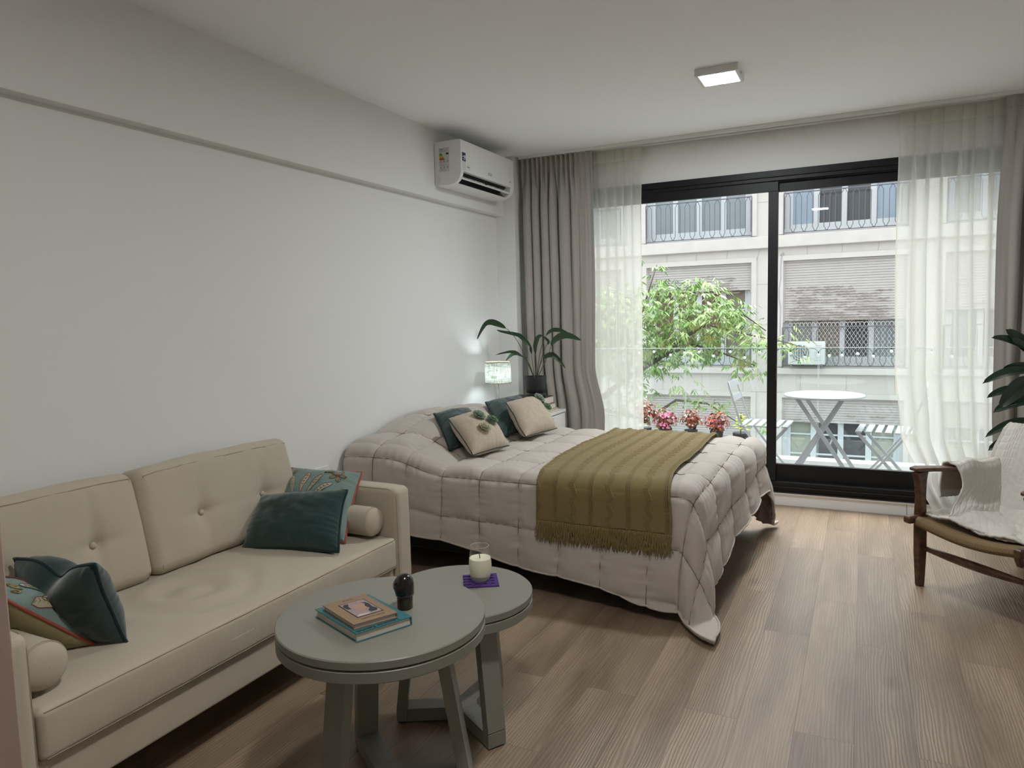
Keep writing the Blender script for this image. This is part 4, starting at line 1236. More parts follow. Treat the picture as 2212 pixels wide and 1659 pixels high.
def throw_point(u, v, extra=0.0):
    b = TH_B0 + (TH_B1 - TH_B0) * v
    xl_, xr_ = th_edge(b)
    a = xl_ + (xr_ - xl_) * u
    q = b - TH_B0
    fold = .0035 * nz(a * 9, b * 6, 22) + .002 * math.sin(a * 40 + 6 * nz(b * 2, a * 2)) * (.5 + nz(b * 2, 3))
    lift = .026 + fold + .0085 * rib(u * WT, q) + extra
    return quilt_point(a, b, .18, lift, 0)
tb_ = MB().grid(NP, NQ, throw_point)
to_ = tb_.build('knitted_cloth', M_THROW, th, smooth=True, solid=.004)
fr = MB(); rs = random.Random(4)
for i in range(330):
    u = (i + .5) / 330
    p0 = throw_point(u, 0.0, 0.001)
    L_ = .098 + .012 * rs.uniform(-1, 1)
    dx = rs.uniform(-.010, .010); dy = rs.uniform(-.004, .006)
    pts = []
    loop = rs.random() < .08
    for k in range(7):
        t = k / 6
        x = p0.x + dx * t * t + .003 * math.sin(t * 7 + i)
        z = p0.z - L_ * t
        a_, b_ = x, YN - ((.60 - z) - RAD + RAD * math.pi / 2)
        qp = quilt_point(x, b_, .3, .026, 0)
        y = min(p0.y + dy * t, qp.y + .002) if False else qp.y - .004 + dy * t + .002 * math.sin(t * 9 + i * 2.1)
        if loop and t > .8: z += L_ * (t - .8) * 1.5; x += .006
        pts.append((x, y, z))
    fr.tube(pts, [.0021, .0020, .0019, .0019, .0018, .0016, .0010], n=5)
tag(fr.build('fringe', M_FRINGE, th, smooth=True), kind='stuff')

# ---------------------------------------------------------------- cushions on the bed
def rosette(base, prof, nr, P, thick, u, v, R_, matl, parent, seed):
    rs = random.Random(seed)
    c = base(u, v) + nr * (prof(u, v) * thick / 2 + .003)
    e = .01
    ax = (base(u + e, v) - base(u, v)).normalized(); ay = nr.cross(ax).normalized()
    mb = MB()
    for ring, (n_, rad, tilt, ln) in enumerate([(11, .62, 18, .62), (9, .42, 42, .55), (7, .24, 62, .48), (4, .08, 80, .40)]):
        for k in range(n_):
            A = 2 * math.pi * (k + .5 * (ring % 2)) / n_ + rs.uniform(-.1, .1)
            d = ax * math.cos(A) + ay * math.sin(A); s_ = nr.cross(d)
            T_ = math.radians(tilt + rs.uniform(-8, 8)); L_ = R_ * ln; w = R_ * .26
            o = c + d * R_ * rad * .55 + nr * R_ * .12 * ring
            dirp = d * math.cos(T_) + nr * math.sin(T_); upv = nr * math.cos(T_) - d * math.sin(T_)
            def pt(a, b_):
                ww = w * math.sin(math.pi * min(1, .12 + .88 * (1 - a)) ** .8) * (b_ * 2 - 1)
                return o + dirp * L_ * a + s_ * ww + upv * (R_ * .16 * (b_ * 2 - 1) ** 2 + R_ * .14 * a * a)
            mb.grid(5, 5, lambda a, b_: pt(a, b_))
    mb.build('felt_flower', matl, parent, smooth=True, solid=.0012)
def bed_cushion(label, P, thick, flowers, seed, teal=False):
    if teal: return cushion('throw_cushion', label, 'cushion', P, thick, M_TEAL, None, M_TEALP, seed=seed)
    t, base, prof, nr = cushion('throw_cushion', label, 'cushion', P, thick, M_LINEN, None, M_TEALP, pipe_r=.003, seed=seed, dent=.02)
    for i, (u, v, R_, m_) in enumerate(flowers):
        rosette(base, prof, nr, P, thick, u, v, R_, M_ROSE[m_], t, seed * 10 + i)
bed_cushion('dark teal velvet cushion standing behind the linen cushion with three felt flowers on the bed',
            dict(TL=(-2.338, 3.672, .825), TR=(-2.300, 4.03, .815), BR=(-2.06, 3.86, .655), BL=(-2.108, 3.466, .650)), .16, (), 31, True)
bed_cushion('dark teal velvet cushion standing behind the linen cushion nearest the nightstand on the bed',
            dict(TL=(-2.30, 4.269, .825), TR=(-2.19, 4.590, .835), BR=(-1.96, 4.36, .655), BL=(-2.044, 3.994, .650)), .16, (), 37, True)
bed_cushion('square linen cushion with three felt flowers in its middle, nearer the sofa on the bed',
            dict(TL=(-2.154, 3.536, .822), TR=(-2.096, 3.866, .820), BR=(-1.845, 3.700, .650), BL=(-1.906, 3.375, .652)), .16,
            [(.44, .36, .046, 0), (.68, .54, .042, 1), (.37, .68, .044, 2)], 41)
bed_cushion('square linen cushion with two felt flowers at its corner, nearer the nightstand on the bed',
            dict(TL=(-2.065, 4.111, .850), TR=(-2.032, 4.468, .845), BR=(-1.814, 4.352, .655), BL=(-1.872, 3.984, .655)), .16,
            [(.88, .20, .046, 0), (.90, .50, .038, 1)], 47)

# ---------------------------------------------------------------- nightstand, books, lamp, plant
ns = thing('nightstand', 'white nightstand between the bed and the grey curtain', 'nightstand', (-2.36, 4.90, 0))
MB().box(-2.655, -2.085, 4.775, 5.135, .10, .660).build('carcass', M_NS, ns, bevel=.002)
MB().box(-2.660, -2.062, 4.770, 5.140, .660, .680).build('top_board', M_NS, ns, bevel=.002)
for za, zb in ((.11, .37), (.382, .652)):
    d_ = MB().box(-2.085, -2.065, 4.780, 5.130, za, zb).build('drawer_front', M_NS, ns, bevel=.002)
    MB().box(-2.065, -2.060, 4.86, 4.94, zb - .012, zb - .008).build('drawer_pull', M_NS, d_, offset=parent_world(ns))
for x in (-2.62, -2.10):
    for y in (4.81, 5.10): MB().lathe([(.012, 0), (.016, .101)], (x, y, 0), n=14).build('leg', M_NS, ns)
def stack(label, x0, x1, y0, y1, z0, z1, cover, ttl=None, edge=None):
    t, ex, ey = book(label, ((x0, y0), (x1, y0), (x1, y1), (x0, y1)), z0, z1, cover, M_PAPER, 0, group=None)
    if ttl:
        for (s_, xx, zz, sz) in ttl:
            text('spine_lettering', s_, sz, frame_of((xx, y0 - .0008, zz), (1, 0, 0), (0, 0, 1)), M_INKG if cover is M_BKBLACK else M_INK, t)
    return t
stack('pale book at the bottom of the nightstand stack', -2.40, -2.066, 4.815, 5.01, .680, .706, M_BKCREAM)
stack('book with red edges in the middle of the nightstand stack', -2.40, -2.085, 4.812, 5.00, .706, .746, M_BKRED)
stack('thick black book on top of the nightstand stack under the plant pot', -2.392, -2.098, 4.80, 4.99, .746, .800, M_BKBLACK,
      [('LA BÚSQUEDA DEL ARTE', -2.235, .773, .017), ('O', -2.118, .773, .016), ('GOMBRICH', -2.352, .773, .013)])

lx, ly = -2.49, 4.835
lamp = thing('table_lamp', 'chrome table lamp with lit pale linen drum shade on the nightstand', 'lamp', (lx, ly, .68))
MB().lathe([(.0005, 0), (.055, 0), (.056, .008), (.05, .012), (.012, .016), (.0005, .016)], (lx, ly, .68), n=48).build('lamp_base', M_CHROME, lamp, smooth=True)
MB().lathe([(.0065, .016), (.0065, .215), (.011, .218), (.014, .230), (.014, .245), (.0005, .245)], (lx, ly, .68), n=24).build('lamp_stem', M_CHROME, lamp, smooth=True)
sh = MB(); R0, R1, h0, h1 = .100, .098, .905, 1.062
sh.lathe([(R0, h0), (R1, h1)], (lx, ly, 0), n=72, caps=False)
MS = bpy.data.materials.new('lamp_shade_linen'); MS.use_nodes = True
n_, l_ = MS.node_tree.nodes, MS.node_tree.links
n_.remove(n_['Principled BSDF'])
tl_ = n_.new('ShaderNodeBsdfTranslucent'); df_ = n_.new('ShaderNodeBsdfDiffuse'); mx_ = n_.new('ShaderNodeMixShader'); mx_.inputs[0].default_value = .45
t_ = n_.new('ShaderNodeTexCoord'); mp_ = n_.new('ShaderNodeMapping'); mp_.inputs['Scale'].default_value = (130, 130, 24)
mp2_ = n_.new('ShaderNodeMapping'); mp2_.inputs['Scale'].default_value = (16, 16, 190)
a_ = n_.new('ShaderNodeTexNoise'); a_.inputs['Scale'].default_value = 1; b_ = n_.new('ShaderNodeTexNoise'); b_.inputs['Scale'].default_value = 1
l_.new(t_.outputs['Object'], mp_.inputs[0]); l_.new(t_.outputs['Object'], mp2_.inputs[0]); l_.new(mp_.outputs[0], a_.inputs[0]); l_.new(mp2_.outputs[0], b_.inputs[0])
ad_ = n_.new('ShaderNodeMath'); ad_.operation = 'ADD'; l_.new(a_.outputs['Fac'], ad_.inputs[0]); l_.new(b_.outputs['Fac'], ad_.inputs[1])
rp_ = n_.new('ShaderNodeValToRGB'); rp_.color_ramp.elements[0].position = .35; rp_.color_ramp.elements[0].color = (.11, .115, .085, 1)
rp_.color_ramp.elements[1].position = .62; rp_.color_ramp.elements[1].color = (.31, .315, .28, 1)
hf_ = n_.new('ShaderNodeMath'); hf_.operation = 'MULTIPLY'; hf_.inputs[1].default_value = .5
l_.new(ad_.outputs[0], hf_.inputs[0]); l_.new(hf_.outputs[0], rp_.inputs[0])
l_.new(rp_.outputs[0], tl_.inputs[0]); l_.new(rp_.outputs[0], df_.inputs[0])
l_.new(tl_.outputs[0], mx_.inputs[1]); l_.new(df_.outputs[0], mx_.inputs[2]); l_.new(mx_.outputs[0], n_['Material Output'].inputs[0])
so_ = sh.build('lamp_shade', MS, lamp, smooth=True)
for R_, z_ in ((R0, h0), (R1, h1)):
    MB().tube([(lx + R_ * math.cos(2 * math.pi * k / 72), ly + R_ * math.sin(2 * math.pi * k / 72), z_) for k in range(72)], .003, n=6, closed=True).build('shade_trim', mat('shade_trim', (.50, .42, .26), .7), so_, offset=parent_world(lamp), smooth=True)
b = MB()
for k in range(3):
    A = 2 * math.pi * k / 3; b.tube([(lx, ly, .93), (lx + R0 * math.cos(A), ly + R0 * math.sin(A), .93)], .0015, n=5)
b.build('shade_spider', M_CHROME, lamp)
MB().lathe([(.0005, .0), (.012, .002), (.014, .02), (.026, .045), (.029, .062), (.022, .082), (.0005, .092)], (lx, ly, .925), n=24).build('light_bulb', emit('bulb_light', (.80, .93, 1.0), 75.0), lamp, smooth=True)

pl = thing('potted_plant', 'long-leaved cast iron plant in a matte black pot on the stack of books', 'plant', (-2.205, 4.90, .80))
pc_ = (-2.205, 4.90, .80)
MB().lathe([(.0005, .0), (.066, .0), (.069, .004), (.071, .022), (.069, .026), (.066, .027), (.072, .030), (.077, .075), (.081, .150), (.080, .153), (.076, .152), (.073, .110), (.0005, .110)], pc_, n=64).build('pot', M_POT, pl, smooth=True)
MB().lathe([(.0005, .132), (.045, .131), (.0755, .126)], pc_, n=32, caps=False).build('soil', M_SOIL, pl, smooth=True)
def leaf(mb, pts, wmax, wprof, yo, seed, twist=0.0, fold=.25, stem_until=.4, face=(0, -1, .5)):
    """pts: (x,z) list in the plane of the plant, smoothed; yo(t): y offset"""
    P_ = [Vector((x, 4.9 + yo * (i / (len(pts) - 1)), z)) for i, (x, z) in enumerate(pts)]
    def cr_(t):
        n2 = len(P_) - 1; f = t * n2; i = min(int(f), n2 - 1); f -= i
        p0, p1, p2, p3 = P_[max(i - 1, 0)], P_[i], P_[i + 1], P_[min(i + 2, n2)]
        return .5 * ((2 * p1) + (p2 - p0) * f + (2 * p0 - 5 * p1 + 4 * p2 - p3) * f * f + (3 * p1 - p0 - 3 * p2 + p3) * f ** 3)
    n1 = 40
    def fn(u, v):
        t = stem_until + (1 - stem_until) * v
        c = cr_(t); d = (cr_(min(1, t + .02)) - cr_(max(0, t - .02))).normalized()
        s_ = d.cross(Vector(face)); s_ = s_.normalized() if s_.length > .05 else Vector((1, 0, 0))
        nn = s_.cross(d)
        w = wmax * (math.sin(math.pi * min(1, v ** .8)) ** .75) * (1 - .25 * v)
        q = 2 * u - 1
        return c + s_ * w * q + nn * (abs(q) * w * fold + .002 * nz(v * 9, q * 3, seed))
    mb.grid(9, n1, fn)
    return [cr_(stem_until * k / 10) for k in range(11)]
LV = [([(-2.215, .93), (-2.28, 1.107), (-2.367, 1.267), (-2.473, 1.346), (-2.569, 1.355), (-2.645, 1.235)], .026, -.10, .50, (0, -1, .35)),
      ([(-2.215, .93), (-2.235, 1.078), (-2.255, 1.174), (-2.327, 1.248), (-2.375, 1.267), (-2.499, 1.291), (-2.545, 1.303)], .018, .04, .22, (.5, -1, .3)),
      ([(-2.215, .93), (-2.258, 1.056), (-2.33, 1.118), (-2.395, 1.137), (-2.517, 1.115)], .016, -.05, .40, (.2, -1, .8)),
      ([(-2.215, .93), (-2.298, 1.085), (-2.379, 1.118), (-2.43, 1.103), (-2.481, 1.062)], .018, .05, .42, (0, -1, .5)),
      ([(-2.205, .93), (-2.195, 1.05), (-2.195, 1.173), (-2.165, 1.245), (-2.128, 1.257)], .022, -.03, .38, (-.1, -1, .2)),
      ([(-2.200, .93), (-2.165, 1.15), (-2.110, 1.270), (-2.03, 1.295), (-1.915, 1.247)], .019, .05, .45, (-.2, -1, .4)),
      ([(-2.195, .93), (-2.100, 1.100), (-2.045, 1.210), (-1.941, 1.255), (-1.82, 1.222)], .034, -.05, .42, (-.1, -1, .6)),
      ([(-2.195, .93), (-2.160, 1.060), (-2.097, 1.110), (-2.042, 1.090), (-1.974, 1.010)], .024, .03, .30, (0, -1, .45)),
      ([(-2.200, .93), (-2.155, 1.09), (-2.125, 1.17), (-2.10, 1.21), (-2.145, 1.25)], .012, .02, .6, (0, -1, .2))]
for i, (pts, w, yo, st, fc) in enumerate(LV):
    mb = MB(); stem = leaf(mb, pts, w, None, yo, i, stem_until=st, face=fc)
    lf = mb.build('leaf', M_LEAF, pl, smooth=True)
    MB().tube(stem, [.0032 - .0012 * k / 10 for k in range(11)], n=6).build('leaf_stalk', M_STEM, lf, offset=parent_world(pl), smooth=True)

# ---------------------------------------------------------------- armchair
CH0 = Vector((0.282, 4.040, 0)); CR = Vector((.70, -.714, 0)); CB = Vector((.714, .70, 0))
def cw(x, y, z): return CH0 + CR * x + CB * y + Vector((0, 0, z))
chair = thing('armchair', 'low walnut armchair with woven cord seat at the right edge, facing the sofa', 'chair', tuple(CH0))
def bar_c(pts, w, t, name, parent=chair, bev=.006):
    """polyline of rectangular section; w across the chair's side axis, t across the path"""
    mb = MB(); N = len(pts); vs_ = []; P_ = [cw(*p) for p in pts]
    for i, p in enumerate(P_):
        d = (P_[min(i + 1, N - 1)] - P_[max(i - 1, 0)]).normalized()
        s_ = (CR - d * CR.dot(d)).normalized(); o_ = d.cross(s_)
        ww = w[i] if isinstance(w, (list, tuple)) else w; tt = t[i] if isinstance(t, (list, tuple)) else t
        for a, b_ in ((-1, -1), (1, -1), (1, 1), (-1, 1)): vs_.append(p + s_ * ww / 2 * a + o_ * tt / 2 * b_)
    fs_ = [(i * 4 + k, i * 4 + (k + 1) % 4, i * 4 + 4 + (k + 1) % 4, i * 4 + 4 + k) for i in range(N - 1) for k in range(4)]
    fs_ += [(3, 2, 1, 0), (4 * N - 4, 4 * N - 3, 4 * N - 2, 4 * N - 1)]
    mb.add(vs_, fs_)
    return mb.build(name, M_CHAIRW, parent, bevel=bev, seg=3)
for X in (.0, .56):
    bar_c([(X, 0, 0), (X, -.004, .18), (X, -.008, .34), (X, -.010, .46), (X, -.014, .54), (X, -.018, .588)],
          [.030, .038, .040, .036, .036, .038], [.036, .052, .050, .040, .052, .078], 'leg')
    bar_c([(X, .705, 0), (X, .685, .05), (X, .655, .16), (X, .63, .28), (X, .62, .36)], .032, [.028, .036, .040, .042, .040], 'leg')
    bar_c([(X, -.100, .350), (X, -.09, .350), (X, .3, .338), (X, .68, .322)], .040, [.034, .038, .040, .036], 'side_rail', bev=.010)
    bar_c([(X, -.062, .600), (X, -.02, .600), (X, .25, .578), (X, .56, .552)], [.052, .078, .066, .045], [.018, .020, .020, .020], 'armrest', bev=.008)
    bar_c([(X * .94 + .018, .43, .33), (X * .94 + .018, .50, .55), (X * .94 + .018, .600, .765)], .034, [.036, .034, .026], 'back_post')
for (za, ya) in ((.20, .0), (.17, .655)):
    mb = MB(); mb.tube([cw(x, ya, za - .006 * math.sin(math.pi * x / .6)) for x in [.01 + .54 * i / 20 for i in range(21)]],
                       [.011 + .010 * math.sin(math.pi * i / 20) for i in range(21)], n=12)
    mb.build('stretcher', M_CHAIRW, chair, smooth=True)
for zz, yy in ((.755, .592), (.56, .505)):
    mb = MB(); mb.tube([cw(.02 + .52 * i / 12, yy + .03 * math.sin(math.pi * i / 12), zz) for i in range(13)], .014, n=10); mb.build('back_rail', M_CHAIRW, chair, smooth=True)
MCORD = fabric('seat_cord', (.36, .245, .125), rough=.75, sheen=0, bump=0)
n_, l_ = MCORD.node_tree.nodes, MCORD.node_tree.links
t_ = n_.new('ShaderNodeTexCoord'); mp_ = n_.new('ShaderNodeMapping'); mp_.inputs['Rotation'].default_value = (0, 0, math.radians(45.6))
w_ = n_.new('ShaderNodeTexWave'); w_.inputs['Scale'].default_value = 60; w_.bands_direction = 'X'; w_.inputs['Distortion'].default_value = 1.2
w_.inputs['Detail'].default_value = 2
l_.new(t_.outputs['Object'], mp_.inputs[0]); l_.new(mp_.outputs[0], w_.inputs[0])
bp_ = n_.new('ShaderNodeBump'); bp_.inputs['Strength'].default_value = .9; bp_.inputs['Distance'].default_value = .004
l_.new(w_.outputs['Fac'], bp_.inputs['Height']); l_.new(bp_.outputs[0], n_['Principled BSDF'].inputs['Normal'])
mxx = n_.new('ShaderNodeMix'); mxx.data_type = 'RGBA'; mxx.inputs[6].default_value = (.20, .125, .06, 1); mxx.inputs[7].default_value = (.42, .29, .155, 1)
l_.new(w_.outputs['Fac'], mxx.inputs[0]); l_.new(mxx.outputs[2], n_['Principled BSDF'].inputs['Base Color'])
def seat_pt(u, v):
    # v runs round the cross-section: under the front rail, over, back along the seat
    x = .018 + .526 * u
    sag = .034 * math.sin(math.pi * u)
    path = [(-.030, .318), (-.052, .322), (-.064, .336), (-.060, .352), (-.045, .360), (.05, .352), (.25, .340), (.45, .334), (.60, .338)]
    f = v * (len(path) - 1); i = min(int(f), len(path) - 2); f -= i
    y = path[i][0] * (1 - f) + path[i + 1][0] * f; z = path[i][1] * (1 - f) + path[i + 1][1] * f
    return cw(x, y + .012 * math.sin(math.pi * u) * (v < .6), z - sag * (1 if v > .02 else 1))
MB().grid(60, 65, seat_pt).build('woven_seat', MCORD, chair, smooth=True, solid=.008)
def back_pt(u, v):
    return cw(.03 + .50 * u, .435 + .155 * v + .03 * math.sin(math.pi * u), .36 + .40 * v)
MB().grid(30, 20, back_pt).build('woven_back', MCORD, chair, smooth=True, solid=.006)

# ---------------------------------------------------------------- cable-knit blanket on the armchair
def poly_at(path, t):
    L_ = [0]
    for a, b_ in zip(path, path[1:]): L_.append(L_[-1] + math.dist(a, b_))
    s_ = t * L_[-1]
    for i in range(len(path) - 1):
        if s_ <= L_[i + 1] + 1e-9:
            f = (s_ - L_[i]) / (L_[i + 1] - L_[i]); return [path[i][k] * (1 - f) + path[i + 1][k] * f for k in range(len(path[0]))]
    return list(path[-1])
side_path = [(-.066, .40), (-.065, .47), (-.060, .55), (-.048, .590), (-.015, .604), (.030, .598), (.050, .565), (.072, .49), (.100, .415), (.15, .372), (.28, .345), (.42, .342), (.50, .352), (.60, .368)]
len_path = [(.02, .0), (.15, .0), (.30, .008), (.375, .05), (.445, .18), (.505, .32), (.560, .410), (.600, .428), (.640, .40), (.665, .28), (.675, .12)]
def bl_pt(u, v, lift=0.0):
    sx = poly_at(side_path, u); sl = poly_at(len_path, v)
    x, za = sx; y, zf = sl
    zfloor = .342 + zf
    k = 22.0
    hi = max(za, zfloor); z = hi + math.log(math.exp(k * (za - hi)) + math.exp(k * (zfloor - hi))) / k - (.6 / k) * math.exp(-abs(za - zfloor) * 30)
    # the fold of the front edge, and the back part drawn inwards from the side
    bk_ = sstep(.34, .52, y)
    if x < .0: x = x * (1 - .75 * bk_)
    # arm part only starts some way back
    if u < .52:
        y = y + .17 * (1 - sstep(.0, .50, v)) * (1 - sstep(.36, .56, u))
    z += .010 * math.sin(x * 19 + y * 23 + 3 * nz(x * 4, y * 4)) * sstep(.1, .3, u) + .012 * nz(x * 8, y * 8, 5)
    y += .010 * nz(x * 7, z * 9, 2)
    x += .006 * nz(y * 9, z * 9, 12)
    ph_ = (v * 1.25 + .26 * u + .010 * math.sin(u * 46 + 3 * v)) / .046; ph_ -= math.floor(ph_)
    lift = lift - .0032 * math.exp(-(min(ph_, 1 - ph_) / .13) ** 2) + .0022 * math.sin(u * 150) * math.sin(math.pi * ph_)
    if u > .5 and v < .4: z = max(z, .352 - .034 * math.sin(math.pi * max(0, min(1, x / .6))) + .012)
    return cw(x, y, z + .010 + lift)
bk = thing('knit_blanket', 'cream cable-knit blanket draped over the arm, back and seat of the armchair', 'blanket', tuple(cw(.3, .4, .36)))
g = MB().grid(210, 260, bl_pt)
g.build('knit_body', M_KNIT, bk, smooth=True, solid=.010)
def fold_pt(u, v):      # loose doubled layer along the front of the seat
    x = .030 + .55 * u
    y = -.005 + .06 * u + (.20 + .05 * math.sin(u * 4)) * v
    z = .362 - .030 * math.sin(math.pi * min(1, x / .6)) + .012 + (.030 * math.exp(-((u - .28) / .2) ** 2) + .012) * math.sin(math.pi * min(1, v * .62 + .12)) + .006 * math.sin(14 * v + 5 * u) + .008 * nz(u * 7, v * 4, 9)
    ph_ = (u * .8 + .3 * v) / .05; ph_ -= math.floor(ph_)
    return cw(x, y, z - .0028 * math.exp(-(min(ph_, 1 - ph_) / .13) ** 2))
g = MB().grid(140, 60, fold_pt)
g.build('knit_fold', M_KNIT, bk, smooth=True, solid=.012)

# ---------------------------------------------------------------- rubber plant
rp = thing('rubber_plant', 'rubber plant with large dark glossy leaves behind the armchair', 'plant', (.98, 4.93, 0))
px_, py_ = .98, 4.93
MB().lathe([(.0005, 0), (.12, 0), (.15, .26), (.145, .28), (.135, .27), (.13, .24), (.0005, .24)], (px_, py_, 0), n=40).build('pot', M_POT, rp, smooth=True)
MB().tube([(px_, py_, .2), (px_ - .02, py_, .6), (px_ - .05, py_ - .02, .95), (px_ - .07, py_ - .02, 1.32)], [.014, .012, .010, .006], n=8).build('trunk', M_STEM, rp, smooth=True)
def big_leaf(base, tip, w, droop, seed, face=(0, -1, .6)):
    B_, T_ = Vector(base), Vector(tip); mid = (B_ + T_) / 2 + Vector((0, 0, droop))
    def c(t): return B_ * (1 - t) ** 2 + mid * 2 * t * (1 - t) + T_ * t * t
    def fn(u, v):
        p = c(v); d = (c(min(1, v + .02)) - c(max(0, v - .02))).normalized()
        s_ = d.cross(Vector(face)).normalized(); nn = s_.cross(d)
        ww = w * (math.sin(math.pi * min(1, v ** .85 * .98 + .01)) ** .62) * (1 if v < .93 else max(.08, (1 - v) / .07))
        q = 2 * u - 1
        return p + s_ * ww * q + nn * (abs(q) * ww * .35)
    mb = MB().grid(9, 26, fn)
    lf = mb.build('leaf', M_LEAF2, rp, smooth=True)
    MB().tube([(px_ - .05, py_ - .02, max(.35, B_.z - .06)), tuple(B_), tuple(c(.5))], [.004, .0035, .002], n=5).build('leaf_stalk', M_STEM, lf, offset=parent_world(rp))
for i, (b_, t_, w, dr, fc) in enumerate([
        ((.86, 4.90, 1.13), (.655, 4.84, 1.215), .030, .040, (0, -1, .9)), ((.88, 4.92, 1.10), (.725, 4.87, 1.262), .036, .02, (.2, -1, .3)),
        ((.88, 4.88, 1.02), (.618, 4.82, .955), .032, .060, (0, -1, 1.0)), ((.90, 4.93, 1.02), (.72, 4.9, 1.03), .032, .03, (0, -1, .3)),
        ((.86, 4.88, .98), (.705, 4.83, .815), .048, .050, (.1, -1, .1)), ((.84, 4.92, .905), (.648, 4.87, .868), .026, .050, (0, -1, .8)),
        ((.88, 4.86, .86), (.675, 4.82, .790), .034, .045, (0, -1, .8)), ((.88, 4.92, .74), (.645, 4.86, .640), .026, .050, (0, -1, .9)),
        ((.86, 4.90, .62), (.665, 4.88, .560), .036, .050, (0, -1, .8)), ((.95, 4.88, 1.30), (.84, 4.80, 1.36), .05, .05, (0, -1, .5)),
        ((.98, 4.90, 1.15), (1.2, 4.84, 1.15), .050, .06, (0, -1, .8)), ((.98, 4.90, .95), (1.24, 4.84, .93), .055, .06, (0, -1, .8)),
        ((.98, 4.90, .80), (1.18, 4.74, .72), .055, .06, (0, -1, .8)), ((.95, 4.86, 1.12), (.90, 4.68, 1.10), .04, .05, (1, -.2, .8)),
        ((.95, 4.86, .80), (.90, 4.70, .80), .04, .05, (1, -.2, .8)), ((.95, 4.9, .66), (.80, 4.72, .66), .05, .06, (.5, -1, .8))]):
    big_leaf(b_, t_, w, dr, i, fc)

# ---------------------------------------------------------------- balcony
M_TILE = mat('balcony_tile', (.50, .51, .50), .6, bump=.1, bscale=60, var=.05)
M_CURB = mat('curb_paint', (.80, .81, .80), .6, bump=.2, bscale=40, var=.06, vscale=8)
struct('trim_5', MB().box(-3.2, 3.0, 5.60, 6.76, -.20, .030), M_TILE)          # balcony slab
struct('trim_6', MB().box(-3.2, 3.0, 6.58, 6.74, .030, .105), M_CURB, bevel=.006)   # balcony kerb
bal = thing('glass_balustrade', 'clear frameless glass balustrade along the balcony edge', 'balustrade', (-.3, 6.66, .105))
xs_ = [-3.1, -2.60, -1.472, -.335, .80, 1.93, 2.95]
for a, b_ in zip(xs_, xs_[1:]):
    p = MB().grid(2, 2, lambda u, v: (a + .004 + (b_ - a - .008) * u, 6.66, .105 + (1.072 - .105) * v)).build('glass_panel', M_RAILGLASS, bal)
    e = MB().box(a + .004, b_ - .004, 6.656, 6.664, 1.070, 1.076)
    e.box(a + .003, a + .006, 6.656, 6.664, .105, 1.07); e.box(b_ - .006, b_ - .003, 6.656, 6.664, .105, 1.07)
    e.build('glass_edge', mat('glass_edge_%d' % len(bal.children), (.62, .72, .70), .2), p, offset=parent_world(bal))
sl = thing('string_lights', 'string of small clear round bulbs hanging along the glass balustrade', 'string lights', (-.3, 6.62, 1.07))
bulbs = [(-1.90, 1.03), (-1.76, 1.041), (-1.604, 1.01), (-1.474, 1.031), (-1.342, 1.037), (-1.213, 1.001), (-1.065, 1.04), (-.94, .987), (-.816, 1.034), (-.68, 1.02), (-.558, 1.025),
         (-.444, .991), (-.335, 1.012), (-.251, 1.006), (-.154, 1.009), (-.035, 1.023), (.082, 1.001), (.215, 1.043), (.36, 1.01), (.50, 1.03), (.64, 1.0), (.78, 1.03)]
M_BULB = mat('string_bulb', (.80, .82, .80), .15)
pts = []
for i, (x, z) in enumerate(bulbs):
    pts.append((x, 6.632, z + .026))
    if i < len(bulbs) - 1:
        x2 = bulbs[i + 1][0]
        for q in (.25, .5, .75): pts.append((x + (x2 - x) * q, 6.634, 1.074 - (.004 + .020 * (1 - math.sin(math.pi * q)))))
MB().tube(pts, .0022, n=5).build('cable', M_DARKPL, sl)
for x, z in bulbs:
    b_ = MB().lathe([(.0005, -.013), (.008, -.011), (.0128, -.003), (.0128, .003), (.009, .010), (.005, .014)], (x, 6.632, z), n=12).build('bulb', M_BULB, sl, smooth=True)
    MB().lathe([(.005, .012), (.005, .026)], (x, 6.632, z), n=8).build('bulb_socket', M_DARKPL, b_, offset=parent_world(sl))

M_WMET = mat('white_metal', (.46, .48, .50), .4, var=.01)
bt_ = thing('bistro_table', 'round white metal folding bistro table on the balcony', 'table', (-.262, 6.06, .03))
MB().lathe([(.0005, .722), (.285, .722), (.292, .724), (.294, .732), (.290, .738), (.28, .740), (.0005, .740)], (-.262, 6.06, 0), n=72).build('table_top', M_WMET, bt_, smooth=True)
def lg(a, b_, w=.030, t=.010, p=bt_): MB().bar(a, b_, w, t, side=(1, 0, 0)).build('leg', M_WMET, p, bevel=.001)
lg((-.450, 5.92, .722), (-.010, 5.92, .031)); lg((-.420, 6.20, .722), (.020, 6.20, .031)); lg((-.120, 6.05, .722), (-.545, 5.95, .031)); lg((-.115, 6.08, .722), (-.50, 6.18, .031))
MB().bar((-.215, 5.92, .355), (-.205, 6.20, .355), .018, .006, side=(0, 0, 1)).build('cross_bar', M_WMET, bt_)
MB().bar((-.010, 5.92, .05), (.020, 6.20, .05), .012, .012).build('cross_bar', M_WMET, bt_)
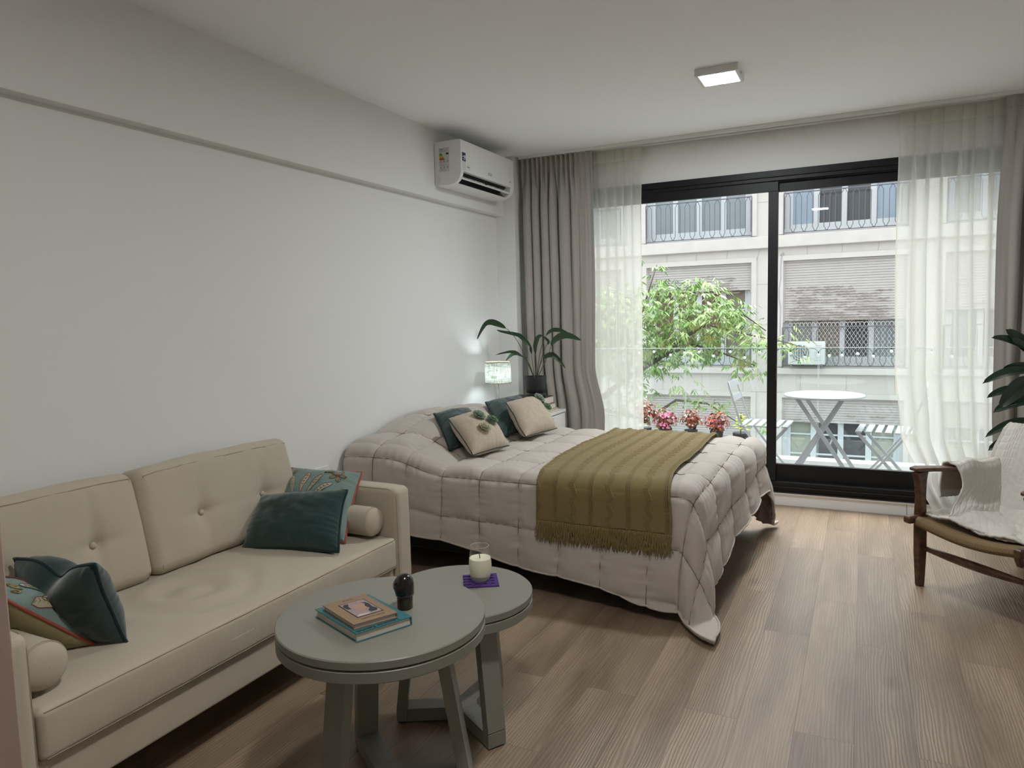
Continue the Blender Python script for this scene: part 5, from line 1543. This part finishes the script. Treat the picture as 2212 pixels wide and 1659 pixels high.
def bistro_chair():
    t = thing('bistro_chair', '', 'chair', (0, 0, 0))
    # local: x forward (towards the table), y across, z up
    def add(name, mb, **k): return mb.build(name, M_WMET, t, offset=(0, 0, 0), **k)
    for i in range(6):
        x = -.165 + i * .066
        add('seat_slat', MB().box(x - .022, x + .022, -.19, .19, .445, .457), bevel=.002)
    for s_ in (-1, 1):
        y = s_ * .172
        add('rear_post', MB().tube([(-.275, y, .80), (-.235, y, .66), (-.185, y, .50), (-.15, y, .43), (.0, y, .23), (.19, y, .0)], .0095, n=8, flat=.6), smooth=True)
        y2 = s_ * .152
        add('leg', MB().bar((.175, y2, .442), (-.20, y2, .0), .024, .008, side=(1, 0, 0)), bevel=.001)
    for z_, x_ in ((.775, -.268), (.665, -.236)):
        add('back_slat', MB().bar((x_, -.185, z_), (x_, .185, z_), .052, .008, side=(.28, 0, -1)), bevel=.001)
    add('cross_bar', MB().bar((.165, -.17, .03), (.165, .17, .03), .012, .012)); add('cross_bar', MB().bar((-.17, -.15, .035), (-.17, .15, .035), .012, .012))
    return t
bc = bistro_chair()
bc['label'] = 'white folding balcony chair left of the bistro table, its backrest showing'
bc['group'] = 'folding chairs on the balcony'
bc.location = (-.695, 6.13, .03); bc.rotation_euler = (0, 0, math.radians(-2))
bc2 = copy_tree(bc); bc2.location = (.165, 6.06, .03); bc2.rotation_euler = (0, 0, math.radians(180 - 5))
bc2['label'] = 'white folding balcony chair right of the bistro table, partly behind the sheer curtain'

# flower pots on a low bench by the balustrade
bn = thing('plant_bench', 'low dark bench carrying the flower pots on the balcony', 'bench', (-1.45, 6.42, .03))
MB().box(-2.05, -.84, 6.32, 6.52, .225, .245).build('bench_top', M_GREYPL, bn)
for x in (-2.0, -.89):
    for y in (6.34, 6.50): MB().box(x - .012, x + .012, y - .012, y + .012, .03, .225).build('leg', M_GREYPL, bn)
M_BEGL = mat('bronze_leaf', (.16, .045, .022), .35, var=.5, vscale=30); M_BEGG = mat('begonia_leaf', (.09, .15, .05), .45, var=.4, vscale=30)
M_PINK = mat('pink_petal', (.75, .22, .36), .5, var=.2, vscale=40); M_CORAL = mat('coral_petal', (.62, .13, .06), .5, var=.3, vscale=40); M_WPET = mat('white_petal', (.78, .72, .66), .5)
M_LIME = mat('lime_leaf', (.55, .58, .03), .45, var=.25, vscale=20)
def leafcloud(mb, c, R_, n_, sz, rs, squash=.8, out=True):
    for _ in range(n_):
        th_ = rs.uniform(0, 2 * math.pi); cphi = rs.uniform(-.45, 1); sp = math.sqrt(max(0, 1 - cphi * cphi)); rr = R_ * rs.uniform(.3, 1.25)
        p = Vector(c) + Vector((sp * math.cos(th_) * rr, sp * math.sin(th_) * rr, cphi * rr * squash))
        nr = (p - Vector(c)).normalized() + Vector((rs.uniform(-.7, .7), rs.uniform(-.7, .7), rs.uniform(-.3, .9))); nr.normalize()
        a = nr.orthogonal().normalized(); a = Matrix.Rotation(rs.uniform(0, 6.28), 3, nr) @ a; b_ = nr.cross(a)
        s_ = sz * rs.uniform(.6, 1.2)
        mb.add([p - a * s_, p + b_ * s_ * .75 + nr * s_ * .15 - a * s_ * .3, p + a * s_ * .5 + b_ * s_ * .45, p + a * s_, p + a * s_ * .5 - b_ * s_ * .45, p - b_ * s_ * .75 + nr * s_ * .15 - a * s_ * .3], [(0, 1, 2, 3, 4, 5)])
def flower_pot(label, x, z, petals, seed, R_=.085, leafm=M_BEGL, n_=90, psz=.013, pn=34):
    t = thing('flower_pot', label, 'plant', (x, 6.42, .245), group='flower pots on the balcony bench'); rs = random.Random(seed)
    MB().lathe([(.0005, .0), (.045, .0), (.058, .10), (.058, .108), (.052, .108), (.0005, .09)], (x, 6.42, .245), n=24).build('pot', M_POT, t, smooth=True)
    c = (x, 6.42, z)
    mb = MB(); leafcloud(mb, c, R_, n_, .024, rs, 1.0)
    leafcloud(mb, (x, 6.42, (.33 + z) / 2), R_ * .6, 50, .022, rs, 1.1)
    mb.build('foliage', leafm, t)
    for m_ in petals:
        mb = MB(); leafcloud(mb, c, R_ * 1.12, pn * 3, psz, rs, 1.0); mb.build('blossoms', m_, t)
flower_pot('coral and white begonia in a pot, leftmost on the balcony bench', -1.79, .49, [M_CORAL, M_WPET], 1)
flower_pot('pink begonia with dark leaves, second pot on the balcony bench', -1.60, .42, [M_PINK, M_PINK], 2, .09)
flower_pot('coral and white begonia standing in the middle of the balcony bench', -1.37, .44, [M_CORAL, M_WPET], 3, .088)
flower_pot('coral and pink begonia beside the lime green plant on the balcony', -1.145, .42, [M_PINK, M_CORAL], 4, .085)
t = thing('flower_pot', 'lime yellow leafy coleus in a black pot at the right end of the bench', 'plant', (-.94, 6.42, .245), group='flower pots on the balcony bench')
MB().lathe([(.0005, 0), (.055, 0), (.068, .09), (.068, .10), (.0005, .085)], (-.94, 6.42, .245), n=24).build('pot', M_POT, t, smooth=True)
mb = MB(); rs = random.Random(5)
for k in range(16):
    A = k * 2.4; h = .04 + .010 * k; L_ = .085 - .003 * k
    o = Vector((-.94, 6.42, .34 + h * .9)); d = Vector((math.cos(A), math.sin(A), .35)).normalized()
    s_ = Vector((-d.y, d.x, 0)).normalized(); nn = s_.cross(d)
    mb.grid(5, 8, lambda u, v: o + d * (L_ * v) + Vector((0, 0, -.35 * L_ * v * v)) + s_ * (2 * u - 1) * .024 * math.sin(math.pi * min(1, .08 + .92 * v)) + nn * abs(2 * u - 1) * .006)
mb.build('foliage', M_LIME, t, smooth=True)
MB().tube([(-.94, 6.42, .33), (-.938, 6.42, .52)], .004, n=6).build('stem', M_STEM, t)

# ---------------------------------------------------------------- building across the street
M_STONE = mat('facade_render', (.56, .52, .49), .85, bump=.3, bscale=14, var=.10, vscale=1.6)
M_STONE2 = mat('facade_moulding', (.57, .53, .50), .85, bump=.3, bscale=14, var=.12, vscale=3)
M_GROOVE = mat('render_joint', (.42, .39, .36), .9)
M_WFRAME = mat('window_frame_paint', (.55, .56, .58), .6, var=.06)
M_WFRAME2 = mat('pale_blue_frame', (.54, .575, .60), .6, var=.06)
M_IRON = mat('railing_iron', (.15, .135, .16), .6)
M_SHUT = mat('shutter_slats', (.44, .405, .39), .8, var=.08, vscale=5, bump=.5, bscale=40)
M_PEEL = mat('peeled_slats', (.20, .17, .15), .9, var=.5, vscale=18)
M_GDARK = mat('dark_room_glass', (.05, .055, .06), .15); M_GGREY = mat('net_curtained_glass', (.24, .28, .30), .25, var=.12, vscale=2)
M_GRED = mat('red_curtained_glass', (.13, .055, .055), .3, var=.25, vscale=2); M_GBEIGE = mat('beige_curtain_glass', (.20, .17, .13), .4, var=.2, vscale=3)
M_CBLUE = mat('blue_curtain', (.30, .36, .43), .8, var=.15, vscale=4); M_CGREEN = mat('striped_curtain', (.30, .32, .26), .8, var=.2, vscale=4)
FY = 16.0
fac = thing('apartment_building', 'pale rendered apartment building with shuttered windows across the street', 'building', (-.5, 16.2, -6))
cols_ = [(-10.1, -7.83), (-7.25, -4.98), (-4.40, -2.135), (-1.505, .76), (1.39, 3.66), (4.3, 6.6)]
rows_ = [(-5.2, -3.2), (-2.50, -.43), (.22, 2.42), (2.965, 5.05)]
w_ = MB()
zt = 5.35
# piers between the columns and bands between the rows
ed = [-12.5] + [e for c in cols_ for e in c] + [8.5]
for a, b_ in zip(ed[0::2], ed[1::2]): w_.box(a, b_, FY, FY + .5, -6, zt)
for (a, b_) in cols_:
    zz = [-6] + [e for r_ in rows_ for e in r_] + [zt]
    for c, d in zip(zz[0::2], zz[1::2]): w_.box(a, b_, FY, FY + .5, c, d)
w_.build('facade_wall', M_STONE, fac)
MB().box(-12.5, 8.5, FY + .5, FY + 4, -6, zt - .05).build('building_mass', M_STONE, fac)
MB().box(-12.5, 8.5, FY - .25, FY + .6, zt, zt + .22).build('cornice', M_STONE2, fac)
for z0, z1, d in ((2.695, 2.94, .13), (-.0, .0, 0)):
    if d: MB().box(-12.5, 8.5, FY - d, FY, z0, z1).build('ledge', M_STONE2, fac, bevel=.015)
gj = MB()
for z in (1.95, 1.10, -.33, -1.2, 3.65, 4.4):
    for a, b_ in zip(ed[0::2], ed[1::2]): gj.box(a, b_, FY - .003, FY, z, z + .012)
for (a, b_) in cols_:
    for k in range(5):
        x = a + (b_ - a) * (k - .25) / 3.6; gj.bar((x, FY - .002, 2.44), (x - .05 + .03 * k, FY - .002, 2.69), .010, .004, side=(1, 0, 0))
    for k in range(3):
        x = a + (b_ - a) * (k + .4) / 2.6; gj.box(x, x + .01, FY - .003, FY, -.40, .05)
gj.build('render_joints', M_GROOVE, fac)

def meander(mb, x0, x1, z0, z1, y, n_):
    """continuous loops: pairs of uprights joined alternately at the top and at the foot by an ogee"""
    mb.tube([(x0, y, z0 - .05), (x0, y, z1)], .013, n=5); mb.tube([(x1, y, z0 - .05), (x1, y, z1)], .013, n=5)
    mb.tube([(x0, y, z1), (x1, y, z1)], .013, n=5); mb.tube([(x0, y, z0), (x1, y, z0)], .010, n=5)
    p = (x1 - x0) / (2 * n_ + 1); pts = []
    for i in range(2 * n_ + 2):
        x = x0 + .02 + (x1 - x0 - .04) * i / (2 * n_ + 1)
        up_ = i % 2 == 0
        g = p * .28
        low = [(x + g * 1.1, z0 + .015), (x + g * .75, z0 + .055), (x, z0 + .085)]
        lowl = [(x, z0 + .085), (x - g * .75, z0 + .055), (x - g * 1.1, z0 + .015)]
        top = [(x, z1 - .085), (x + g * .75, z1 - .055), (x + g * 1.1, z1 - .015)]
        topl = [(x - g * 1.1, z1 - .015), (x - g * .75, z1 - .055), (x, z1 - .085)]
        if up_: pts += lowl[::-1] + top
        else: pts += topl + low[::-1]
    pts = [(a, y, b_) for a, b_ in pts]
    mb.tube(pts[1:-1], .0070, n=4)
def fwin(c, r_, panes, frame, glasses, railing, shutter=None, sill=True, transom=None, surround=True, rail_z=None, peel=0.0):
    x0, x1 = c; z0, z1 = r_
    if surround:
        s_ = MB()
        s_.box(x0 - .10, x0, FY - .035, FY, z0, z1 + .10); s_.box(x1, x1 + .10, FY - .035, FY, z0, z1 + .10); s_.box(x0, x1, FY - .035, FY, z1, z1 + .10)
        s_.build('window_surround', M_STONE2, fac)
    if sill: MB().box(x0 - .14, x1 + .14, FY - .12, FY + .1, z0 - .15, z0 - .025).build('window_sill', M_STONE2, fac, bevel=.01)
    fx0, fx1 = x0 + .09, x1 - .09
    fb_ = MB(); Yw = FY + .19
    zb_ = z0 + (.20 if railing else .09)
    fb_.box(fx0, fx0 + .07, Yw, Yw + .06, zb_, z1 - .07); fb_.box(fx1 - .07, fx1, Yw, Yw + .06, zb_, z1 - .07)
    fb_.box(fx0, fx1, Yw, Yw + .06, z0, z0 + .20 if railing else z0 + .09); fb_.box(fx0, fx1, Yw, Yw + .06, z1 - .07, z1)
    fb_.box(x0, fx0, Yw - .05, Yw + .08, z0, z1); fb_.box(fx1, x1, Yw - .05, Yw + .08, z0, z1)
    n_ = panes; pw_ = (fx1 - fx0) / n_
    for k in range(1, n_): fb_.box(fx0 + pw_ * k - .055, fx0 + pw_ * k + .055, Yw - .005, Yw + .06, z0, z1)
    for tz in (transom or []): fb_.box(fx0, fx1, Yw + .01, Yw + .05, tz, tz + .035)
    f_ = fb_.build('window_frame', frame, fac)
    for k in range(n_):
        g_ = MB().box(fx0 + pw_ * k, fx0 + pw_ * (k + 1), Yw + .045, Yw + .055, z0 + .02, z1 - .02)
        g_.build('pane', glasses[k % len(glasses)], f_, offset=parent_world(fac))
    if shutter:
        sz = shutter; q = MB(); n2 = int((z1 - sz) / .052); q2 = MB(); rs = random.Random(int(x0 * 100) + 9)
        for k in range(n2):
            za = z1 - (k + 1) * .052
            q.bar((x0 + .02, FY + .06, za + .026), (x1 - .02, FY + .06, za + .026), .047, .018, side=(0, .12, 1))
        q.box(x0, x0 + .03, FY + .03, FY + .12, sz, z1); q.box(x1 - .03, x1, FY + .03, FY + .12, sz, z1)
        so2 = q.build('roller_shutter', M_SHUT, fac)
        if peel > 0:
            for k in range(int(60 * peel)):
                fz = rs.random() ** 2.2; fx = rs.random(); za = sz + fz * (z1 - sz) * .55; row = round((z1 - za) / .052); za = z1 - row * .052 + .012
                xx = x0 + .06 + fx * (x1 - x0 - .5); L_ = rs.uniform(.06, .32)
                pts = [(xx + L_ * j / 6, FY + .040, za + rs.uniform(-.010, .010)) for j in range(7)]
                lo = [(a, b_ - .006, z_ - rs.uniform(.006, .020)) for a, b_, z_ in pts]
                q2.add(pts + lo, [(j, j + 1, j + 8, j + 7) for j in range(6)])
            q2.build('peeled_paint', M_PEEL, so2, offset=parent_world(fac))
    if railing:
        rb = MB(); rz = rail_z or .82
        meander(rb, x0 + .0, x1 - .0, z0 + .02, z0 + rz, FY - .03, railing)
        rb.build('balcony_railing', M_IRON, fac, smooth=False)
for ci, c in enumerate(cols_):
    fwin(c, rows_[0], 4, M_WFRAME, [M_GDARK, M_GGREY], 0)
    if ci == 2: fwin(c, rows_[1], 4, M_WFRAME, [M_GDARK, M_CGREEN], 0, shutter=-1.35, transom=[-1.25], peel=.1)
    else: fwin(c, rows_[1], 4, M_WFRAME2, [M_CGREEN, M_GDARK, M_GDARK, M_CGREEN], 0, shutter=-.99, transom=[-1.24, -1.66], peel=.15)
    if ci == 3: fwin(c, rows_[2], 4, M_WFRAME, [M_CGREEN, M_GBEIGE, M_GDARK, M_GGREY], 10, shutter=1.14, peel=5.0)
    elif ci == 2: fwin(c, rows_[2], 4, M_WFRAME, [M_GRED, M_GRED, M_GRED, M_GBEIGE], 10, shutter=1.80, transom=[1.42], peel=1.2)
    else: fwin(c, rows_[2], 4, M_WFRAME, [M_GGREY, M_GDARK], 10, shutter=1.3, peel=.8)
    if ci == 3: fwin(c, rows_[3], 4, M_WFRAME, [M_CBLUE, M_GDARK, M_GDARK, M_CBLUE], 10, sill=False, transom=[4.0])
    else: fwin(c, rows_[3], 4, M_WFRAME2, [M_GGREY], 10, sill=False, transom=[4.0])

def outdoor_ac(label, x, z, y):
    t = thing('outdoor_condenser', label, 'air conditioner', (x, y, z))
    w, h, d = .70, .47, .25
    MB().rbox(x, x + w, y, y + d, z, z + h, .02, m=2).build('casing', mat('condenser_case', (.56, .58, .56), .5), t, smooth=True)
    MB().lathe([(.0005, 0), (.175, 0), (.178, .004)], (0, 0, 0), n=40).xf(Matrix.Translation((x + .235, y - .002, z + .235)) @ Matrix.Rotation(math.radians(90), 4, 'X')).build('fan_opening', mat('fan_well', (.10, .22, .28), .5), t)
    fb_ = MB()
    for k in range(4):
        zz = z + .235 - .12 + k * .075; hw = math.sqrt(max(.0, .17 ** 2 - (zz + .02 - z - .235) ** 2))
        fb_.box(x + .235 - hw, x + .235 + hw, y - .010, y - .008, zz, zz + .034)
    fb_.build('fan_blades', mat('fan_tan', (.34, .22, .15), .5), t)
    g_ = MB()
    for r_ in (.175, .13, .085): g_.tube([(x + .235 + r_ * math.cos(2 * math.pi * k / 32), y - .018, z + .235 + r_ * math.sin(2 * math.pi * k / 32)) for k in range(32)], .003, n=4, closed=True)
    for k in range(7):
        xx = x + .235 - .14 + k * .047; hh = math.sqrt(.175 ** 2 - (xx - x - .235) ** 2); g_.tube([(xx, y - .018, z + .235 - hh), (xx, y - .018, z + .235 + hh)], .003, n=4)
    g_.build('fan_grille', M_WHITEP, t)
    v_ = MB()
    for k in range(6): v_.box(x + .50, x + .62, y - .004, y, z + .08 + k * .035, z + .086 + k * .035)
    v_.box(x + .52, x + .63, y - .004, y, z + .38, z + .39); v_.box(x + .53, x + .61, y - .004, y, z + .35, z + .357)
    v_.build('side_vents', M_GREYPL, t)
    MB().box(x + .04, x + .08, y - .01, FY, z - .03, z).build('bracket', M_IRON, t); MB().box(x + .62, x + .66, y - .01, FY, z - .03, z).build('bracket', M_IRON, t)
outdoor_ac('white outdoor condenser hung on the facade below the peeling shutter', -1.37, .285, 15.68)
sn = thing('window_safety_net', 'white diamond mesh net across the window behind the outdoor condenser', 'net', (-.4, FY + .02, .25))
nb = MB(); x0, x1, z0, z1 = -1.40, .70, .24, 1.14; st = .075
k = -20
while k * st < (x1 - x0) + (z1 - z0):
    a0 = k * st
    # rising diagonals
    pa = (x0 + max(0, a0), z0 + max(0, -a0)); L_ = min(x1 - pa[0], (z1 - pa[1]) / 1.5 * 1.0)
    k += 1
for sg in (1, -1):
    for k in range(-30, 60):
        c0 = x0 + k * st; pts = []
        for (zz) in (z0, z1):
            xx = c0 + sg * (zz - z0) * .62; pts.append([xx, zz])
        (xa, za), (xb, zb) = pts
        def clipx(xa, za, xb, zb):
            if xa == xb: return None
            t0, t1 = 0, 1; dx = xb - xa
            ta, tb2 = (x0 - xa) / dx, (x1 - xa) / dx
            if ta > tb2: ta, tb2 = tb2, ta
            t0, t1 = max(t0, ta), min(t1, tb2)
            if t0 >= t1: return None
            return (xa + dx * t0, za + (zb - za) * t0, xa + dx * t1, za + (zb - za) * t1)
        q = clipx(xa, za, xb, zb)
        if q: nb.tube([(q[0], FY + .02 + sg * .002, q[1]), (q[2], FY + .02 + sg * .002, q[3])], .0042, n=3)
nb.build('mesh_netting', mat('net_cord', (.62, .60, .60), .8), sn)
pb = thing('window_planter', 'dark green planter box on the railing behind the tree', 'planter', (-2.5, FY - .12, 1.06))
MB().rbox(-2.72, -2.26, FY - .22, FY - .045, 1.00, 1.16, .02, m=2).build('planter_box', mat('planter_green', (.02, .05, .045), .5), pb, smooth=True)
lc = MB(); leafcloud(lc, (-2.5, FY - .14, 1.22), .17, 120, .04, random.Random(3), .6); lc.build('foliage', mat('planter_leaf', (.10, .16, .08), .6), pb)
cbt = thing('facade_cable', 'grey cable clipped down the facade left of the peeling shutter', 'cable', (-1.5, FY - .02, 1.8))
cbp = [(-1.50, 2.58), (-1.545, 2.56), (-1.56, 2.45), (-1.555, 2.30), (-1.535, 2.05), (-1.56, 1.85), (-1.575, 1.65), (-1.56, 1.45), (-1.57, 1.25), (-1.56, .85)]
for off in (0, .02): MB().tube([(x + off * math.sin(i), FY - .02 - off, z) for i, (x, z) in enumerate(cbp)], .010, n=5).build('cable_strand', M_GREYPL, cbt)
struct('trim_7', MB().box(-14, 10, 5.65, 15.9, -6.1, -6.0), mat('street_paving', (.45, .45, .45), .9))    # street

# ---------------------------------------------------------------- street tree
tree = thing('street_tree', 'leafy green street tree reaching up between the balcony and the facade', 'tree', (-3.4, 9.6, -6))
M_BARK = mat('bark', (.10, .085, .065), .9, bump=.5, bscale=30, var=.2)
M_TLEAF = mat('tree_leaf', (.17, .29, .075), .5, var=.45, vscale=5); M_TLEAF2 = mat('pale_tree_leaf', (.34, .43, .18), .45, var=.4, vscale=5); M_SEED = mat('seed_cluster', (.25, .27, .07), .7)
rs = random.Random(12)
MB().tube([(-4.4, 9.9, -6), (-4.3, 9.8, -3), (-4.0, 9.7, -.8), (-3.5, 9.6, .1)], [.20, .17, .13, .09], n=10).build('trunk', M_BARK, tree, smooth=True)
def B_(pts, r0, r1): 
    n_ = len(pts); MB().tube(pts, [r0 + (r1 - r0) * i / (n_ - 1) for i in range(n_)], n=6).build('branch', M_BARK, tree, smooth=True)
B_([(-3.6, 9.6, 0), (-2.9, 9.5, .52), (-2.45, 9.5, .80), (-2.15, 9.45, 1.05), (-1.75, 9.4, 1.28), (-1.35, 9.4, 1.36), (-1.08, 9.4, 1.15)], .045, .006)
B_([(-2.45, 9.5, .80), (-2.0, 9.5, .98), (-1.6, 9.5, .86), (-1.2, 9.5, .70)], .020, .005)
B_([(-2.9, 9.5, .52), (-2.75, 9.6, 1.3), (-2.6, 9.6, 1.75), (-2.5, 9.6, 2.05)], .022, .004)
B_([(-3.5, 9.6, .1), (-2.6, 9.4, -.02), (-2.2, 9.4, .25), (-1.8, 9.4, .22), (-1.4, 9.4, -.02)], .030, .005)
B_([(-3.6, 9.6, -.2), (-2.7, 9.4, -.45), (-2.3, 9.4, -.2), (-1.85, 9.4, -.35), (-1.3, 9.4, -.60)], .034, .005)
B_([(-1.85, 9.4, 1.25), (-1.3, 9.2, 1.12), (-.85, 9.2, 1.02), (-.62, 9.2, .95)], .012, .003)
def leaflets(mb, c, n_, spread, rs, seedy=None):
    for _ in range(n_):
        o = Vector(c) + Vector((rs.gauss(0, spread), rs.gauss(0, spread * 1.1), rs.gauss(0, spread * .7)))
        A = rs.uniform(0, 6.28); d = Vector((math.cos(A), math.sin(A), rs.uniform(-1.0, .1))).normalized()
        # a compound leaf: five drooping leaflets along a short stalk
        s_ = d.cross(Vector((0, 0, 1))); s_ = s_.normalized() if s_.length > .1 else Vector((1, 0, 0))
        for k in range(5):
            base = o + d * (.035 * (k // 2 + 1)); sd = (-1 if k % 2 else 1) if k < 4 else 0
            dd = (d * (.6 if sd else 1) + s_ * sd * .9 + Vector((0, 0, -.5 + rs.uniform(-.3, .3)))).normalized()
            L_ = rs.uniform(.065, .11); w = L_ * .15; ws = dd.cross(Vector((rs.uniform(-.5, .5), rs.uniform(-.5, .5), 1))).normalized()
            cv = Vector((0, 0, -.10 * L_)); mb.add([base, base + dd * L_ * .28 + ws * w * .85, base + dd * L_ * .58 + ws * w * .8 + cv * .4, base + dd * L_ + cv, base + dd * L_ * .58 - ws * w * .8 + cv * .4, base + dd * L_ * .28 - ws * w * .85], [(0, 1, 5), (1, 2, 4, 5), (2, 3, 4)])
poly = [(-4.6, 1.5), (-3.6, 1.75), (-2.75, 1.72), (-2.35, 1.80), (-2.05, 1.74), (-1.95, 1.85), (-1.70, 1.62), (-1.35, 1.42), (-1.15, 1.22), (-1.12, 1.00), (-1.35, .90), (-1.62, .95), (-1.9, .75), (-2.2, .70), (-2.6, .60), (-4.6, .3)]
def inside(x, z):
    r_ = False; n_ = len(poly); j = n_ - 1
    for i in range(n_):
        if (poly[i][1] > z) != (poly[j][1] > z) and x < (poly[j][0] - poly[i][0]) * (z - poly[i][1]) / (poly[j][1] - poly[i][1]) + poly[i][0]: r_ = not r_
        j = i
    return r_
fa, fb2 = MB(), MB(); cnt = 0
while cnt < 640:
    x, z = rs.uniform(-4.6, -1.1), rs.uniform(.3, 1.9)
    if inside(x, z):
        leaflets(fa if rs.random() < .6 else fb2, (x, 9.5 + rs.gauss(0, .3), z), 4, .07, rs); cnt += 1
for (x, z, n_) in [(-2.50, 2.02, 4), (-2.42, 1.92, 5), (-2.6, 1.82, 4), (-.95, 1.02, 8), (-.80, 1.08, 7), (-.70, .98, 6), (-.85, .9, 5), (-1.45, .66, 8), (-1.25, .75, 6), (-1.2, .62, 5),
                   (-2.6, .35, 14), (-2.45, .20, 12), (-2.3, .05, 10), (-2.65, -.05, 14), (-2.05, .28, 8), (-1.85, .30, 7), (-1.55, .18, 10), (-1.35, .05, 7), (-1.9, -.15, 12), (-1.6, -.3, 14),
                   (-2.2, -.25, 14), (-2.5, -.4, 14), (-1.3, -.5, 12), (-1.1, -.75, 10), (-1.8, -.55, 14), (-2.9, .15, 14), (-3.1, -.2, 16), (-3.3, .1, 16), (-3.6, -.3, 16), (-1.15, -.02, 6), (-2.1, .5, 8), (-2.75, .5, 14)]:
    leaflets(fa if rs.random() < .5 else fb2, (x, 9.35, z), n_, .10, rs)
fa.build('foliage', M_TLEAF, tree); fb2.build('foliage', M_TLEAF2, tree)
sd = MB()
for (x, z) in [(-1.72, 1.1), (-2.0, .95), (-2.3, 1.0), (-1.55, 1.25), (-1.35, .78), (-2.5, .9), (-1.9, 1.25), (-1.3, .83)]:
    for _ in range(26):
        p = Vector((x + rs.gauss(0, .05), 9.15 + rs.gauss(0, .06), z + rs.gauss(0, .03))); L_ = rs.uniform(.04, .08)
        sd.add([p, p + Vector((.008, 0, -L_ * .5)), p + Vector((0, 0, -L_)), p + Vector((-.008, 0, -L_ * .5))], [(0, 1, 2, 3)])
sd.build('seed_clusters', M_SEED, tree)
